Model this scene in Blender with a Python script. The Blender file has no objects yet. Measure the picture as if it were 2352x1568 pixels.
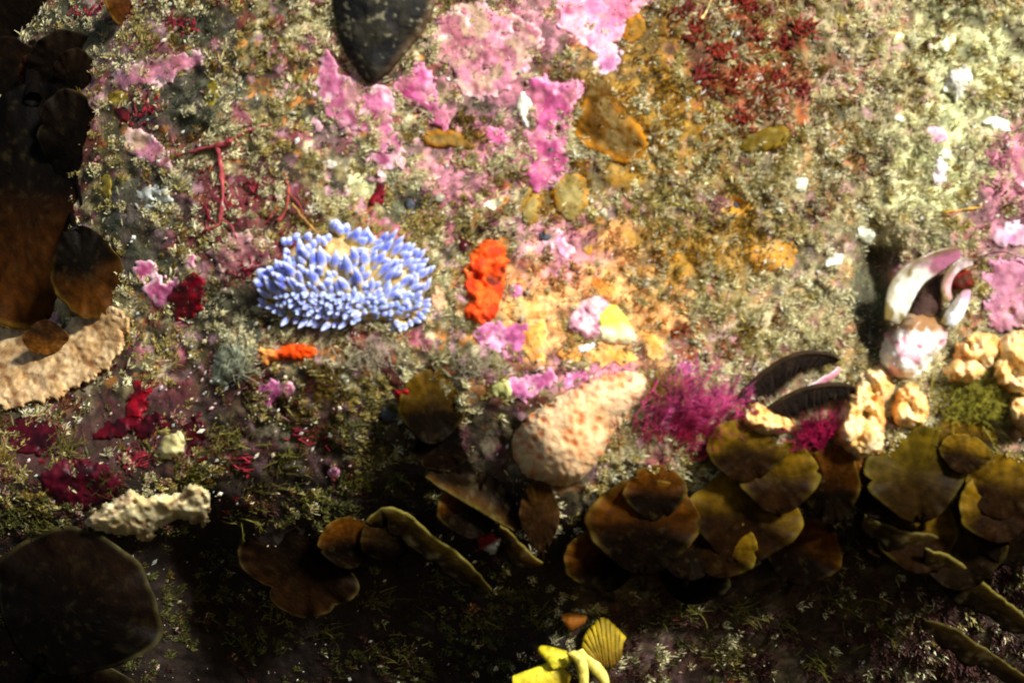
import bpy, math, random
import numpy as np
from mathutils import Vector

# ------------------------------------------------------------------ camera, sky, sun, exposure
U = 0.25 / 2352.0            # metres per layout unit (the frame is 0.25 m wide, 2352 units)
DIST = 0.45                  # camera to wall plane, metres
CX, CY = 1176.0, 784.0
scene = bpy.context.scene
cam_d = bpy.data.cameras.new("camera"); cam = bpy.data.objects.new("camera", cam_d)
scene.collection.objects.link(cam)
cam.location = (0, -DIST, 0); cam.rotation_euler = (math.radians(90), 0, 0)
cam_d.sensor_width = 36.0; cam_d.lens = 36.0 * DIST / 0.25
cam_d.clip_start = 0.01; cam_d.clip_end = 50.0
cam_d.dof.use_dof = True; cam_d.dof.focus_distance = DIST + 0.10; cam_d.dof.aperture_fstop = 19.0
scene.camera = cam

LDIR = Vector((0.46, -0.77, 0.46)).normalized()
world = bpy.data.worlds.new("World"); scene.world = world; world.use_nodes = True
wn = world.node_tree
sky = wn.nodes.new("ShaderNodeTexSky"); sky.sky_type = 'NISHITA'; sky.sun_disc = False
sky.sun_elevation = math.asin(LDIR.z); sky.sun_rotation = math.atan2(LDIR.x, LDIR.y)
bg = wn.nodes["Background"]; bg.inputs["Strength"].default_value = 0.04
wn.links.new(sky.outputs[0], bg.inputs["Color"])
sun_d = bpy.data.lights.new("sun", 'SUN'); sun_d.energy = 4.2; sun_d.angle = math.radians(8.0)
sun_d.color = (1.0, 0.98, 0.93)
sun = bpy.data.objects.new("sun", sun_d); scene.collection.objects.link(sun)
sun.rotation_euler = (-LDIR).to_track_quat('-Z', 'Y').to_euler(); sun.location = LDIR * 2
scene.view_settings.view_transform = 'Standard'; scene.view_settings.look = 'None'
scene.view_settings.gamma = 1.0; scene.view_settings.exposure = 0.85
scene.cycles.max_bounces = 5; scene.cycles.diffuse_bounces = 2; scene.cycles.transparent_max_bounces = 6
scene.cycles.filter_width = 1.9

# ------------------------------------------------------------------ helpers
RNG = np.random.default_rng(7)
random.seed(7)
A = np.asarray

def W(x, y, h):
    x = A(x, float); y = A(y, float); h = A(h, float)
    k = (DIST - h * U) / DIST
    return np.stack([(x - CX) * U * k, -h * U + 0 * x, (CY - y) * U * k], -1)

def _hash(ix, iy, seed):
    n = (ix.astype(np.int64) * 374761393 + iy.astype(np.int64) * 668265263 + seed * 974711) & 0x7fffffff
    n = ((n ^ (n >> 13)) * 1274126177) & 0x7fffffff
    n = ((n ^ (n >> 16)) * 374761393) & 0x7fffffff
    return ((n ^ (n >> 15)) & 0xffff) / 65535.0

def vnoise(x, y, seed=0):
    ix = np.floor(x); iy = np.floor(y); fx = x - ix; fy = y - iy
    ix = ix.astype(np.int64); iy = iy.astype(np.int64)
    fx = fx * fx * (3 - 2 * fx); fy = fy * fy * (3 - 2 * fy)
    a = _hash(ix, iy, seed); b = _hash(ix + 1, iy, seed); c = _hash(ix, iy + 1, seed); d = _hash(ix + 1, iy + 1, seed)
    return (a + (b - a) * fx) * (1 - fy) + (c + (d - c) * fx) * fy

def noise(x, y, scale, seed=0, oct=1):
    """-1..1"""
    t = 0; amp = 1; tot = 0
    x = A(x, float); y = A(y, float)
    for o in range(oct):
        s = scale / 2 ** o
        c, sn = math.cos(0.6 + o), math.sin(0.6 + o)
        t = t + amp * (vnoise((x * c - y * sn) / s + 71.3 * o, (x * sn + y * c) / s - 13.7 * o, seed + o) * 2 - 1); tot += amp; amp *= .5
    return t / tot

def cells(X, Y, sz, seed):
    """distance to the nearest jittered grid point, in cell sizes"""
    x = A(X, float) / sz; y = A(Y, float) / sz; ix = np.floor(x).astype(np.int64); iy = np.floor(y).astype(np.int64); best = np.full(x.shape, 9.)
    for dx in (-1, 0, 1):
        for dy in (-1, 0, 1):
            px = ix + dx + .15 + .7 * _hash(ix + dx, iy + dy, seed); py = iy + dy + .15 + .7 * _hash(ix + dx, iy + dy, seed + 1)
            best = np.minimum(best, np.hypot(x - px, y - py))
    return best

def sstep(a, b, x):
    t = np.clip((A(x, float) - a) / (b - a), 0, 1); return t * t * (3 - 2 * t)

def softplus(v, w):
    return np.logaddexp(0, v / w) * w

PITS = [(940, 468, 34, 24, 26), (1128, 460, 26, 16, 14), (1690, 472, 20, 16, 26), (1700, 522, 26, 20, 20), (1985, 150, 36, 18, 16),
        (2115, 30, 36, 22, 16), (395, 222, 40, 22, 20), (445, 165, 18, 36, 22), (430, 285, 30, 18, 16), (590, 90, 30, 18, 12), (470, 85, 40, 22, 16),
        (1240, 545, 26, 14, 12), (960, 262, 36, 20, 12), (1080, 250, 60, 16, 8), (1370, 150, 40, 18, 10), (560, 440, 24, 24, 18),
        (1180, 1010, 70, 70, 40), (2008, 630, 42, 80, 110), (2000, 770, 36, 70, 60), (2120, 640, 60, 60, 50), (450, 1290, 90, 90, 150), (450, 1430, 110, 170, 130), (1120, 1090, 60, 50, 30), (1310, 1545, 130, 90, -230),
        (300, 420, 30, 40, 20), (330, 330, 22, 20, 20), (560, 700, 22, 40, 18), (2000, 700, 40, 90, 25)]

def Hs(x, y):
    """smooth wall relief (layout units, + toward the camera)"""
    x = A(x, float); y = A(y, float)
    h = 0.15 * (y - 784)
    y1 = np.interp(x, [-600, 0, 500, 1000, 1250, 1500, 1800, 2352], [640, 690, 760, 830, 985, 1040, 1040, 1010])
    y2 = np.interp(x, [-600, 0, 500, 1000, 1300, 1700, 2352], [1150, 1170, 1190, 1150, 1130, 1080, 1060])
    k1 = np.interp(x, [900, 1350], [1.2, .85]); h = h - k1 * softplus(y - y1, 80) - (1.76 - k1) * softplus(y - y2, 75)  # undercut shaped to keep the lower wall dark
    h = h + 1.5 * softplus(y - 1800, 60)
    xl = np.interp(y, [-400, 0, 250, 650, 760, 900, 1150], [420, 350, 275, 270, 200, -60, -400])
    v = 1.9 * softplus(xl - x, 26) + 1.4 * softplus(610 - x, 100) * sstep(1150, 700, y)  # left slopes shaped to turn the rock from the sun and darken it
    h = h - 1500 * (1 - np.exp(-v / 1500))
    h = h + 26 * noise(x, y, 330, 11, 2) + 20 * noise(x, y, 125, 21, 2)
    for px, py, rx, ry, d in PITS:
        h = h - d * np.exp(-(((x - px) / rx) ** 2 + ((y - py) / ry) ** 2))
    return h

def Hd(x, y):
    return 10 * noise(x, y, 52, 31, 2) + 6.5 * noise(x, y, 21, 41, 1) + 3 * noise(x, y, 10, 51, 1)

def H(x, y): return Hs(x, y) + Hd(x, y)

def chaikin(p, n=2):
    p = A(p, float)
    for _ in range(n):
        q = np.roll(p, -1, 0); p = np.stack([.75 * p + .25 * q, .25 * p + .75 * q], 1).reshape(-1, 2)
    return p

def sdf(poly, x, y):
    """+ inside"""
    sh = x.shape; x = x.ravel(); y = y.ravel(); d = np.full(x.shape, 1e9); ins = np.zeros(x.shape, bool)
    q = np.roll(poly, -1, 0)
    for (ax, ay), (bx, by) in zip(poly, q):
        ex, ey = bx - ax, by - ay; L = ex * ex + ey * ey + 1e-9
        t = np.clip(((x - ax) * ex + (y - ay) * ey) / L, 0, 1)
        d = np.minimum(d, np.hypot(x - ax - t * ex, y - ay - t * ey))
        c = ((ay > y) != (by > y)); ins ^= c & (x < (bx - ax) * (y - ay) / (by - ay + 1e-12) + ax)
    return np.where(ins, d, -d).reshape(sh)

def lin(r, g, b):
    f = lambda c: ((c / 255 + .055) / 1.055) ** 2.4 if c > 10 else c / 255 / 12.92
    return A([f(r), f(g), f(b)])

# ---- materials
MATS = {}
def mat(name, rough=.7, spec=.3, bump=.4, bscale=9, var=.3, vscale=24, sss=0, trans=0, sheen=0, coat=0):
    if name in MATS: return MATS[name]
    m = bpy.data.materials.new(name); m.use_nodes = True; nt = m.node_tree; N = nt.nodes; Lk = nt.links.new
    p = N["Principled BSDF"]
    at = N.new("ShaderNodeAttribute"); at.attribute_name = "col"
    tc = N.new("ShaderNodeTexCoord")
    n1 = N.new("ShaderNodeTexNoise"); n1.inputs["Scale"].default_value = 1 / (vscale * U); n1.inputs["Detail"].default_value = 4
    Lk(tc.outputs["Object"], n1.inputs["Vector"])
    mr = N.new("ShaderNodeMapRange"); mr.inputs[1].default_value = .25; mr.inputs[2].default_value = .75
    mr.inputs[3].default_value = 1 - var; mr.inputs[4].default_value = 1 + var
    Lk(n1.outputs["Fac"], mr.inputs[0])
    mx = N.new("ShaderNodeVectorMath"); mx.operation = 'SCALE'
    Lk(at.outputs["Color"], mx.inputs[0]); Lk(mr.outputs[0], mx.inputs["Scale"])
    Lk(mx.outputs[0], p.inputs["Base Color"])
    p.inputs["Roughness"].default_value = rough; p.inputs["Specular IOR Level"].default_value = spec
    if coat: p.inputs["Coat Weight"].default_value = coat; p.inputs["Coat Roughness"].default_value = .15
    if sheen: p.inputs["Sheen Weight"].default_value = sheen
    if sss:
        p.inputs["Subsurface Weight"].default_value = 1.0; p.inputs["Subsurface Radius"].default_value = (1, .6, .4)
        p.inputs["Subsurface Scale"].default_value = sss * U
    if bump:
        n2 = N.new("ShaderNodeTexNoise"); n2.inputs["Scale"].default_value = 1 / (bscale * U); n2.inputs["Detail"].default_value = 3
        Lk(tc.outputs["Object"], n2.inputs["Vector"])
        b = N.new("ShaderNodeBump"); b.inputs["Strength"].default_value = bump; b.inputs["Distance"].default_value = bscale * .5 * U
        Lk(n2.outputs["Fac"], b.inputs["Height"]); Lk(b.outputs[0], p.inputs["Normal"])
    if trans:
        t = N.new("ShaderNodeBsdfTranslucent"); Lk(mx.outputs[0], t.inputs["Color"])
        ms = N.new("ShaderNodeMixShader"); ms.inputs[0].default_value = trans
        Lk(p.outputs[0], ms.inputs[1]); Lk(t.outputs[0], ms.inputs[2]); Lk(ms.outputs[0], N["Material Output"].inputs["Surface"])
    MATS[name] = m; return m

def M_rock(): return mat("rock_surface", .85, .2, .8, 7, .45, 16)
def M_turf(): return mat("turf_fibres", .6, .35, 0, 5, .2, 40, trans=.34)
def M_crust(): return mat("coralline_crust", .65, .25, .6, 6, .3, 13)
def M_sponge(): return mat("sponge_flesh", .7, .2, .2, 5, .14, 14, sss=9)
def M_blade(): return mat("brown_blade", .6, .07, .4, 9, .45, 26, trans=.25)
def M_red(): return mat("red_blade", .5, .25, .3, 8, .4, 18, trans=.2)
def M_shell(): return mat("shell", .3, .5, .3, 8, .18, 16)
def M_slug(): return mat("slug_skin", .42, .3, .1, 6, .06, 10, sss=9, trans=.08)
def M_dark(): return mat("dark_mantle", .75, .15, .7, 8, .5, 14)
def M_hair(): return mat("filament", .55, .2, 0, 5, .3, 40, trans=.4)

# ---- object plumbing
def tag(o, label, cat, group=None, kind=None):
    o["label"] = label; o["category"] = cat
    if group: o["group"] = group
    if kind: o["kind"] = kind
    return o

def link(name, verts, faces, m, parent=None, cols=None, smooth=True, world=True):
    """faces: list of int arrays (n,k). Vertices in world space; origin moved to the base point."""
    verts = A(verts, float).reshape(-1, 3)
    c = verts.mean(0)
    if parent is not None: c = A(parent["_o"])
    me = bpy.data.meshes.new(name)
    if isinstance(faces, np.ndarray): faces = [faces]
    faces = [A(f, np.int32) for f in faces if len(f)]
    nl = sum(f.size for f in faces); npoly = sum(len(f) for f in faces)
    me.vertices.add(len(verts)); me.loops.add(nl); me.polygons.add(npoly)
    me.vertices.foreach_set("co", (verts - c).astype(np.float32).ravel())
    me.loops.foreach_set("vertex_index", np.concatenate([f.ravel() for f in faces]))
    st = []; o0 = 0
    for f in faces:
        st.append(o0 + np.arange(len(f)) * f.shape[1]); o0 += f.size
    me.polygons.foreach_set("loop_start", np.concatenate(st).astype(np.int32))
    me.polygons.foreach_set("use_smooth", np.full(npoly, smooth))
    me.update(calc_edges=True)
    if cols is not None:
        at = me.color_attributes.new("col", 'FLOAT_COLOR', 'POINT')
        cc = np.ones((len(verts), 4), np.float32); cc[:, :3] = np.clip(A(cols), 0, .95)
        at.data.foreach_set("color", cc.ravel())
    me.validate()
    me.materials.append(m)
    o = bpy.data.objects.new(name, me); scene.collection.objects.link(o)
    if parent is not None: o.parent = parent
    else: o.location = c
    return o

def empty(name, loc, label, cat, group=None):
    o = bpy.data.objects.new(name, None); scene.collection.objects.link(o)
    o.location = loc; o.empty_display_size = .002; o["_o"] = [float(v) for v in loc]
    return tag(o, label, cat, group)

def wrapfaces(nx, ny):
    i = np.arange(ny - 1)[:, None] * nx + np.arange(nx)[None]; j = np.arange(ny - 1)[:, None] * nx + (np.arange(nx)[None] + 1) % nx
    return np.stack([i, j, j + nx, i + nx], -1).reshape(-1, 4)[:, ::-1]

def gridfaces(nx, ny):
    i = np.arange(ny - 1)[:, None] * nx + np.arange(nx - 1)[None]
    return np.stack([i, i + 1, i + nx + 1, i + nx], -1).reshape(-1, 4)[:, ::-1]

# raster of where the turf does not grow
MS = 4; MX0, MY0 = -400, -400; MNX, MNY = 800, 600
NOTURF = np.zeros((MNY, MNX))
_mx, _my = np.meshgrid(MX0 + np.arange(MNX) * MS, MY0 + np.arange(MNY) * MS)
def block(poly, cover, edge=0, en=0, seed=0):
    x0, y0 = poly.min(0) - 20; x1, y1 = poly.max(0) + 20
    a = np.s_[max(0, int((y0 - MY0) / MS)):max(0, int((y1 - MY0) / MS)) + 1, max(0, int((x0 - MX0) / MS)):max(0, int((x1 - MX0) / MS)) + 1]
    xs, ys = _mx[a], _my[a]
    if xs.size == 0: return
    d = edged(poly, xs, ys, en, seed)
    NOTURF[a] = np.maximum(NOTURF[a], (1 - cover) * (d > edge))

# growth zones on the wall, slate ones partly put shade into the colour: (x, y, rx, ry, strength, zone kind)
ZK = ["rust", "peach", "rose", "pale", "maroon", "ochre", "slate"]
ZC = [lin(132, 62, 24), lin(228, 168, 104), lin(190, 122, 140), lin(212, 214, 158), lin(104, 40, 50), lin(150, 112, 30), lin(66, 70, 54)]
ZONES = [(1700, 140, 190, 200, 1.1, 0), (1500, 90, 90, 120, .7, 5), (1440, 290, 130, 130, 1.0, 5), (1600, 330, 150, 90, .6, 5), (1360, 700, 230, 150, 1.15, 1), (1180, 80, 180, 120, .9, 2), (1120, 280, 120, 90, .9, 2),
         (1285, 560, 90, 90, 1.0, 2), (2230, 150, 150, 260, .8, 3), (2320, 420, 110, 200, .8, 2), (2120, 400, 130, 150, .6, 3), (360, 150, 170, 80, .55, 2), (350, 350, 120, 110, .5, 2), (560, 560, 150, 120, .9, 4), (560, 420, 120, 120, .6, 4), (1350, 230, 36, 110, .9, 5), (1262, 470, 70, 70, .9, 5), (1400, 590, 80, 80, .7, 1), (1090, 325, 90, 30, .8, 5), (600, 590, 90, 70, .5, 2), (430, 230, 130, 100, .9, 6), (330, 440, 110, 90, .8, 6), (290, 600, 100, 110, .9, 6), (540, 700, 110, 80, .8, 6), (480, 60, 120, 60, .7, 6), (150, 60, 160, 90, .9, 6), (1100, 60, 30, 30, .0, 6), (1985, 680, 60, 130, .9, 6), (1130, 250, 110, 50, .6, 6), (940, 470, 70, 50, .8, 6),  # slate zone left of the mussel partly paints its shadow
         (660, 900, 140, 80, .7, 4), (180, 1090, 200, 90, 1.0, 4), (330, 960, 180, 80, .9, 4), (1520, 620, 190, 120, .6, 5), (1700, 560, 150, 80, .6, 5), (1330, 860, 180, 60, .8, 2), (1560, 780, 120, 90, .5, 0), (1950, 760, 160, 90, .4, 4), (1060, 420, 120, 80, .7, 2), (880, 420, 90, 60, .6, 3)]
def zones(x, y):
    out = [np.zeros(np.shape(x)) for _ in ZK]
    for zx, zy, rx, ry, w, k in ZONES: out[k] = out[k] + w * np.exp(-((x - zx) / rx) ** 2 - ((y - zy) / ry) ** 2)
    return out

# ------------------------------------------------------------------ rock
gx = np.arange(-650, 3050, 4.5); gy = np.arange(-560, 2150, 4.5)
X, Y = np.meshgrid(gx, gy)
hh = H(X, Y)
n1 = noise(X, Y, 130, 61, 3)[..., None]; n2 = noise(X, Y, 38, 62, 3)[..., None]; n3 = noise(X, Y, 70, 63, 3)[..., None]
rc = A([.20, .16, .07]) + np.zeros(X.shape + (3,))
mixc = lambda c, col, w: c + (A(col) - c) * np.clip(w, 0, 1)
rc = mixc(rc, [.33, .27, .13], sstep(-.05, .25, n1))
for sc_, sd_, th_, col_ in ((60, 201, .22, lin(170, 90, 110)), (46, 203, .24, lin(60, 36, 34)), (40, 205, .27, lin(215, 200, 160)), (44, 207, .25, lin(40, 42, 40)), (36, 209, .3, lin(190, 120, 50)), (50, 211, .24, lin(110, 40, 45)), (34, 213, .3, lin(200, 150, 160))):
    rc = mixc(rc, col_, sstep(th_, th_ + .06, noise(X, Y, sc_, sd_, 3))[..., None] * (.78 - .4 * sstep(1150, 1750, X))[..., None])
for k_, z_ in enumerate(zones(X, Y)):
    rc = mixc(rc, ZC[k_], (sstep(.25, .75, z_ + .55 * noise(X, Y, 40, 400 + k_, 3)) * .85)[..., None])
rc = mixc(rc, [.04, .035, .02], sstep(-.05, -.45, Hd(X, Y) / 14)[..., None] * .7)  # hollows darkened, their shade put into the rock colour
rc = mixc(rc, [.022, .014, .010], (sstep(760, 980, Y) * sstep(1400, 1100, X) + sstep(1050, 1200, Y))[..., None] * .8)  # lower rock darkened, shade below the ledge put into the colour
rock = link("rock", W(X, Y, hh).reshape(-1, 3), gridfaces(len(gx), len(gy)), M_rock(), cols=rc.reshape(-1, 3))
tag(rock, "rough reef rock face furred with silt and seaweed, turned from the sun to darken below and left", "rock", kind="structure")

# ------------------------------------------------------------------ relief things that grow on the rock
def edged(poly, X, Y, en, seed):
    d = sdf(poly, X, Y) + en * (.9 * noise(X, Y, 34, seed, 2) + .8 * noise(X, Y, 11, seed + 3, 2))
    if en > 6: d = np.minimum(d, 30 * (.56 - noise(X, Y, 36, seed + 9, 3)))     # bare gaps inside thin crusts
    return d

def relief(name, label, cat, poly, colf, thick=8, rad=14, m=None, step=3.0, en=5, lump=3, lscale=22, cover=0.0, group=None, seed=None, parent=None, smooth_n=2, base=0, pores=None, lobes=None, blk=3):
    poly = chaikin(poly, smooth_n)
    seed = seed if seed is not None else (abs(int(poly[0, 0] * 7 + poly[0, 1] * 13)) % 9973)
    x0, y0 = poly.min(0) - 12; x1, y1 = poly.max(0) + 12
    xs = np.arange(x0, x1, step); ys = np.arange(y0, y1, step)
    X, Y = np.meshgrid(xs, ys)
    d = edged(poly, X, Y, en, seed)
    u = np.clip(d / rad, 0, 1); prof = np.sqrt(np.clip(1 - (1 - u) ** 2, 0, 1))
    hb = Hs(X, Y) + .5 * Hd(X, Y)
    l = lump * noise(X, Y, lscale, seed + 5, 3)
    if lobes is not None:                       # rounded lobes: cell-like bumps
        best = np.full(X.shape, 9.)
        for (lx, ly, lr) in lobes: best = np.minimum(best, np.hypot(X - lx, Y - ly) / lr)
        l = l + thick * .55 * (np.sqrt(np.clip(1 - best ** 2, 0, 1)) - .6)
    dep = 0
    if pores is not None: dep = pores(X, Y)
    hz = np.where(d > 0, hb + base + thick * prof + l * prof - dep * prof, hb + base + np.clip(d, -10, 0) * 2.0)
    keep = d > -7
    idx = -np.ones(X.shape, int); idx[keep] = np.arange(keep.sum())
    f = np.stack([idx[:-1, :-1], idx[1:, :-1], idx[1:, 1:], idx[:-1, 1:]], -1).reshape(-1, 4)
    f = f[(f >= 0).all(1)]
    col = colf(X, Y, np.clip(d, 0, None), dep if pores is not None else 0 * X)[keep]
    V = W(X[keep], Y[keep], hz[keep])
    o = link(name, V, f, m or M_crust(), parent, col)
    if parent is None: tag(o, label, cat, group)
    block(poly, cover, blk, en, seed)
    return o

def crustcol(c1, c2, edge=None, ew=7, ns=26, dust=0.0):
    c1, c2 = lin(*c1), lin(*c2)
    def f(X, Y, d, dep):
        n = noise(X, Y, ns, 77, 3)[..., None]
        c = c1 + (c2 - c1) * sstep(-.35, .35, n)
        c = c * (1 + .22 * noise(X, Y, 8, 171, 2))[..., None]
        if dust: c = mixc(c, lin(190, 175, 130), dust * sstep(.0, .35, noise(X, Y, 34, 79, 3))[..., None])
        if edge is not None: c = mixc(c, lin(*edge), (np.exp(-((d - 3) / ew) ** 2) * (.6 + .5 * noise(X, Y, 40, 78)))[..., None])
        return c
    return f

PINK = crustcol((186, 104, 138), (140, 66, 94), (222, 180, 190), 5, ns=20, dust=.25)
PINKV = crustcol((198, 94, 142), (152, 58, 100), (225, 165, 190), 4, ns=22, dust=.15)
DUSTY = crustcol((198, 126, 146), (146, 82, 92), (228, 195, 195), 5, dust=.5)
MAUVE = crustcol((190, 100, 150), (150, 66, 110), (225, 165, 190), 4)
LILAC = crustcol((200, 150, 178), (165, 100, 138), (225, 200, 210), 5, dust=.2)
GP = "pink coralline crusts on the rock"
def pink(poly, label, cf=PINK, thick=8, cover=.05, **k):
    k.setdefault('en', 15 if np.ptp(A(poly), 0).min() > 50 else 8)
    k.setdefault('lump', 3); k.setdefault('lscale', 30)
    return relief("coralline_crust", label, "coralline alga", poly, cf, thick * .5 + 2, 18, cover=cover + .12, group=GP, blk=9, **k)

pink([(735, 120), (755, 105), (775, 150), (800, 185), (850, 192), (900, 208), (906, 262), (898, 292), (934, 335), (925, 372), (895, 395), (862, 402), (848, 365), (868, 322), (828, 300), (780, 282), (742, 258), (722, 205)], "broad muted pink crust just below and left of the black limpet", PINK, 9, .12)
pink([(908, 195), (945, 150), (985, 145), (1012, 178), (1002, 210), (1024, 240), (1034, 272), (1022, 302), (998, 292), (985, 262), (958, 246), (932, 242), (912, 218)], "vivid pink crust just right of the black limpet tip", PINKV, 10)
pink([(1000, 60), (1040, 10), (1100, -10), (1180, 35), (1240, 65), (1252, 110), (1212, 140), (1192, 182), (1160, 212), (1120, 232), (1080, 222), (1036, 192), (1050, 160), (1005, 135), (985, 95)], "large dusty pink crust with pale wavy growth lines, silt on its upper half", DUSTY, 11, .22, lump=6, lscale=34)
pink([(1250, -60), (1400, -90), (1560, -50), (1530, 5), (1490, 25), (1440, 48), (1424, 100), (1385, 124), (1350, 112), (1318, 82), (1278, 48)], "large smooth pink crust cut by the top edge of the picture", crustcol((230, 150, 178), (200, 105, 140), (245, 200, 210), 4, dust=.25), 9, .06)
pink([(1210, 165), (1250, 180), (1290, 192), (1330, 180), (1347, 190), (1332, 232), (1320, 282), (1312, 332), (1302, 382), (1275, 412), (1243, 442), (1214, 432), (1204, 400), (1216, 370), (1208, 340), (1192, 312), (1202, 292), (1222, 300), (1216, 250), (1208, 215)], "vivid tall pink crust running down beside the orange-rimmed brown blade", PINKV, 11)
pink([(1095, 305), (1120, 290), (1150, 292), (1182, 318), (1165, 345), (1125, 332)], "small pink crust above the silt patch, left of the tall vivid one", PINKV, 8)
pink([(1365, 112), (1395, 100), (1425, 120), (1420, 158), (1390, 168), (1366, 150)], "small pale lilac crust above the orange-rimmed brown blade", LILAC, 9)
pink([(708, 280), (722, 262), (745, 275), (748, 300), (724, 310)], "small lone pink crust left of the broad muted pink one", PINK, 8)
pink([(1098, 745), (1130, 728), (1160, 745), (1190, 750), (1218, 742), (1204, 780), (1208, 812), (1196, 834), (1160, 816), (1110, 802), (1092, 772)], "mauve lobed crust directly below the upright orange sponge", MAUVE, 12)
pink([(1160, 888), (1205, 852), (1240, 855), (1262, 840), (1290, 866), (1255, 898), (1200, 925), (1168, 912)], "magenta-mauve crust up against the left shoulder of the salmon sponge", MAUVE, 10, .1)
pink([(1290, 866), (1320, 842), (1375, 830), (1390, 850), (1340, 876), (1300, 888)], "mauve strip of crust along the top of the salmon sponge", MAUVE, 9, .15)
pink([(308, 612), (332, 598), (352, 610), (372, 632), (386, 652), (408, 640), (426, 668), (402, 702), (366, 712), (342, 672), (318, 645)], "bright pink lobed crust touching the crimson blade", crustcol((226, 120, 165), (190, 80, 125), (250, 215, 215), 4), 12)
pink([(408, 582), (430, 568), (466, 588), (446, 620), (416, 608)], "small square pink crust above the crimson blade", crustcol((226, 120, 165), (190, 80, 125), (250, 215, 215), 4), 12)
pink([(585, 905), (610, 880), (640, 868), (660, 900), (640, 925), (600, 945), (582, 930)], "dull mauve-pink crust below the small orange sponge", MAUVE, 8, .1)
pink([(640, 880), (660, 872), (680, 882), (678, 905), (655, 914), (638, 900)], "little round pink crust with a white rim below the small orange sponge", crustcol((215, 110, 150), (190, 85, 120), (250, 235, 235), 4), 13, 0, en=2)
pink([(245, 185), (290, 150), (340, 132), (430, 118), (475, 128), (446, 160), (380, 188), (330, 200), (262, 212)], "dusty pink band of crust in the upper left of the rock", DUSTY, 9, .3)
pink([(275, 300), (300, 285), (345, 310), (395, 350), (400, 380), (350, 392), (300, 350)], "dusty rose crust on the rock edge beside the dark left blades", DUSTY, 9, .3)
pink([(480, 560), (540, 530), (600, 545), (645, 560), (600, 620), (540, 648), (495, 620)], "dusty mauve crust just left of the blue nudibranch", crustcol((175, 120, 120), (125, 65, 75), (205, 165, 160), 5, dust=.4), 8, .3)
pink([(2264, 600), (2300, 585), (2420, 590), (2420, 775), (2300, 762), (2278, 735), (2262, 690)], "big mauve-pink crust at the right edge beside the open mussel", crustcol((176, 112, 132), (136, 76, 98), (205, 150, 175), 8, dust=.25), 16, 0)
pink([(2275, 530), (2320, 515), (2420, 520), (2420, 575), (2320, 572), (2280, 560)], "lilac-pink crust at the right edge above the big mauve one", LILAC, 12, .05)
pink([(2310, 350), (2350, 320), (2420, 330), (2420, 440), (2345, 430), (2312, 400)], "dusty pink crust high on the right edge of the picture", DUSTY, 12, .1)
pink([(2118, 300), (2140, 286), (2178, 295), (2176, 325), (2150, 336), (2122, 325)], "small round pink crust in the silt above the whitish shell bits on the right", LILAC, 12, .0)
pink([(1225, 520), (1260, 505), (1310, 545), (1335, 585), (1300, 600), (1262, 570), (1235, 550)], "mottled pink crust between the upright orange sponge and the brown slope", crustcol((225, 140, 175), (175, 110, 125), (235, 190, 200), 5, ns=14, dust=.4), 9, .2)
pink([(1168, 665), (1185, 648), (1208, 655), (1206, 680), (1180, 690)], "tiny mauve crust right of the upright orange sponge", MAUVE, 8)
pink([(1545, 850), (1565, 822), (1598, 830), (1602, 858), (1570, 870)], "small mauve crust above the magenta feathery seaweed", MAUVE, 9)
pink([(752, 1080), (765, 1068), (782, 1078), (776, 1098), (756, 1096)], "tiny mauve dot of crust in the dark turf below the brown blade", MAUVE, 8, en=2)
pink([(845, 400), (880, 395), (892, 418), (862, 425), (842, 418)], "small dull rose crust above the crimson blade by the dark hollow", DUSTY, 8, .2)
pink([(1245, 340), (1268, 328), (1285, 345), (1262, 368)], "grey-lilac knob on the lower half of the tall vivid pink crust", crustcol((120, 110, 115), (90, 70, 80)), 16, 0, en=2)

# orange and ochre films
GO = "orange films on the rock"
ORG = crustcol((232, 165, 75), (205, 125, 45), (240, 195, 120), 4, dust=.2)
OCH = crustcol((196, 140, 40), (150, 100, 25), None, dust=.4)
def film(poly, label, cf=ORG, cover=.1, thick=5): return relief("orange_film", label, "encrusting sponge", poly, cf, thick, 14, M_crust(), cover=cover + .12, group=GO, en=11, blk=5)
film([(1190, 770), (1215, 745), (1250, 730), (1262, 770), (1258, 815), (1235, 835), (1205, 825)], "smooth orange film right beside the mauve lobed crust")
film([(1345, 640), (1370, 610), (1400, 640), (1425, 668), (1400, 690), (1365, 672)], "pale orange film above the yellow-green sponge lump", ORG, .2)
film([(1466, 755), (1490, 738), (1515, 775), (1536, 815), (1510, 826), (1480, 800)], "orange film on the right of the yellow-green sponge lump", ORG, .12)
film([(1150, 720), (1180, 690), (1230, 670), (1290, 690), (1260, 730), (1200, 742)], "pale orange film spreading right of the upright orange sponge's foot", crustcol((225, 175, 100), (190, 130, 60), None, dust=.5), .3)
film([(1270, 810), (1310, 795), (1390, 790), (1440, 805), (1480, 830), (1400, 838), (1320, 836)], "long orange film under the yellow-green sponge lump", ORG, .25)
film([(1335, 575), (1355, 555), (1375, 575), (1365, 592), (1342, 594)], "tiny ochre film at the edge of the mottled pink crust", OCH, .1)
film([(985, 655), (1005, 638), (1022, 665), (1018, 700), (998, 712), (988, 690)], "peach film touching the tail end of the nudibranch", crustcol((230, 180, 140), (190, 130, 90)), .1, 7)
film([(1720, 570), (1770, 540), (1830, 555), (1820, 610), (1760, 630), (1725, 610)], "faint ochre film in the silt under the dark hole", OCH, .45)
film([(1640, 450), (1680, 445), (1728, 455), (1735, 490), (1690, 505), (1650, 490)], "ochre ring of film round the small dark hole", OCH, .4)
film([(238, 232), (262, 205), (300, 210), (296, 238), (262, 246)], "yellow-ochre film above the dark blade on the left rock edge", crustcol((165, 140, 40), (130, 100, 20)), .1)
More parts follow.
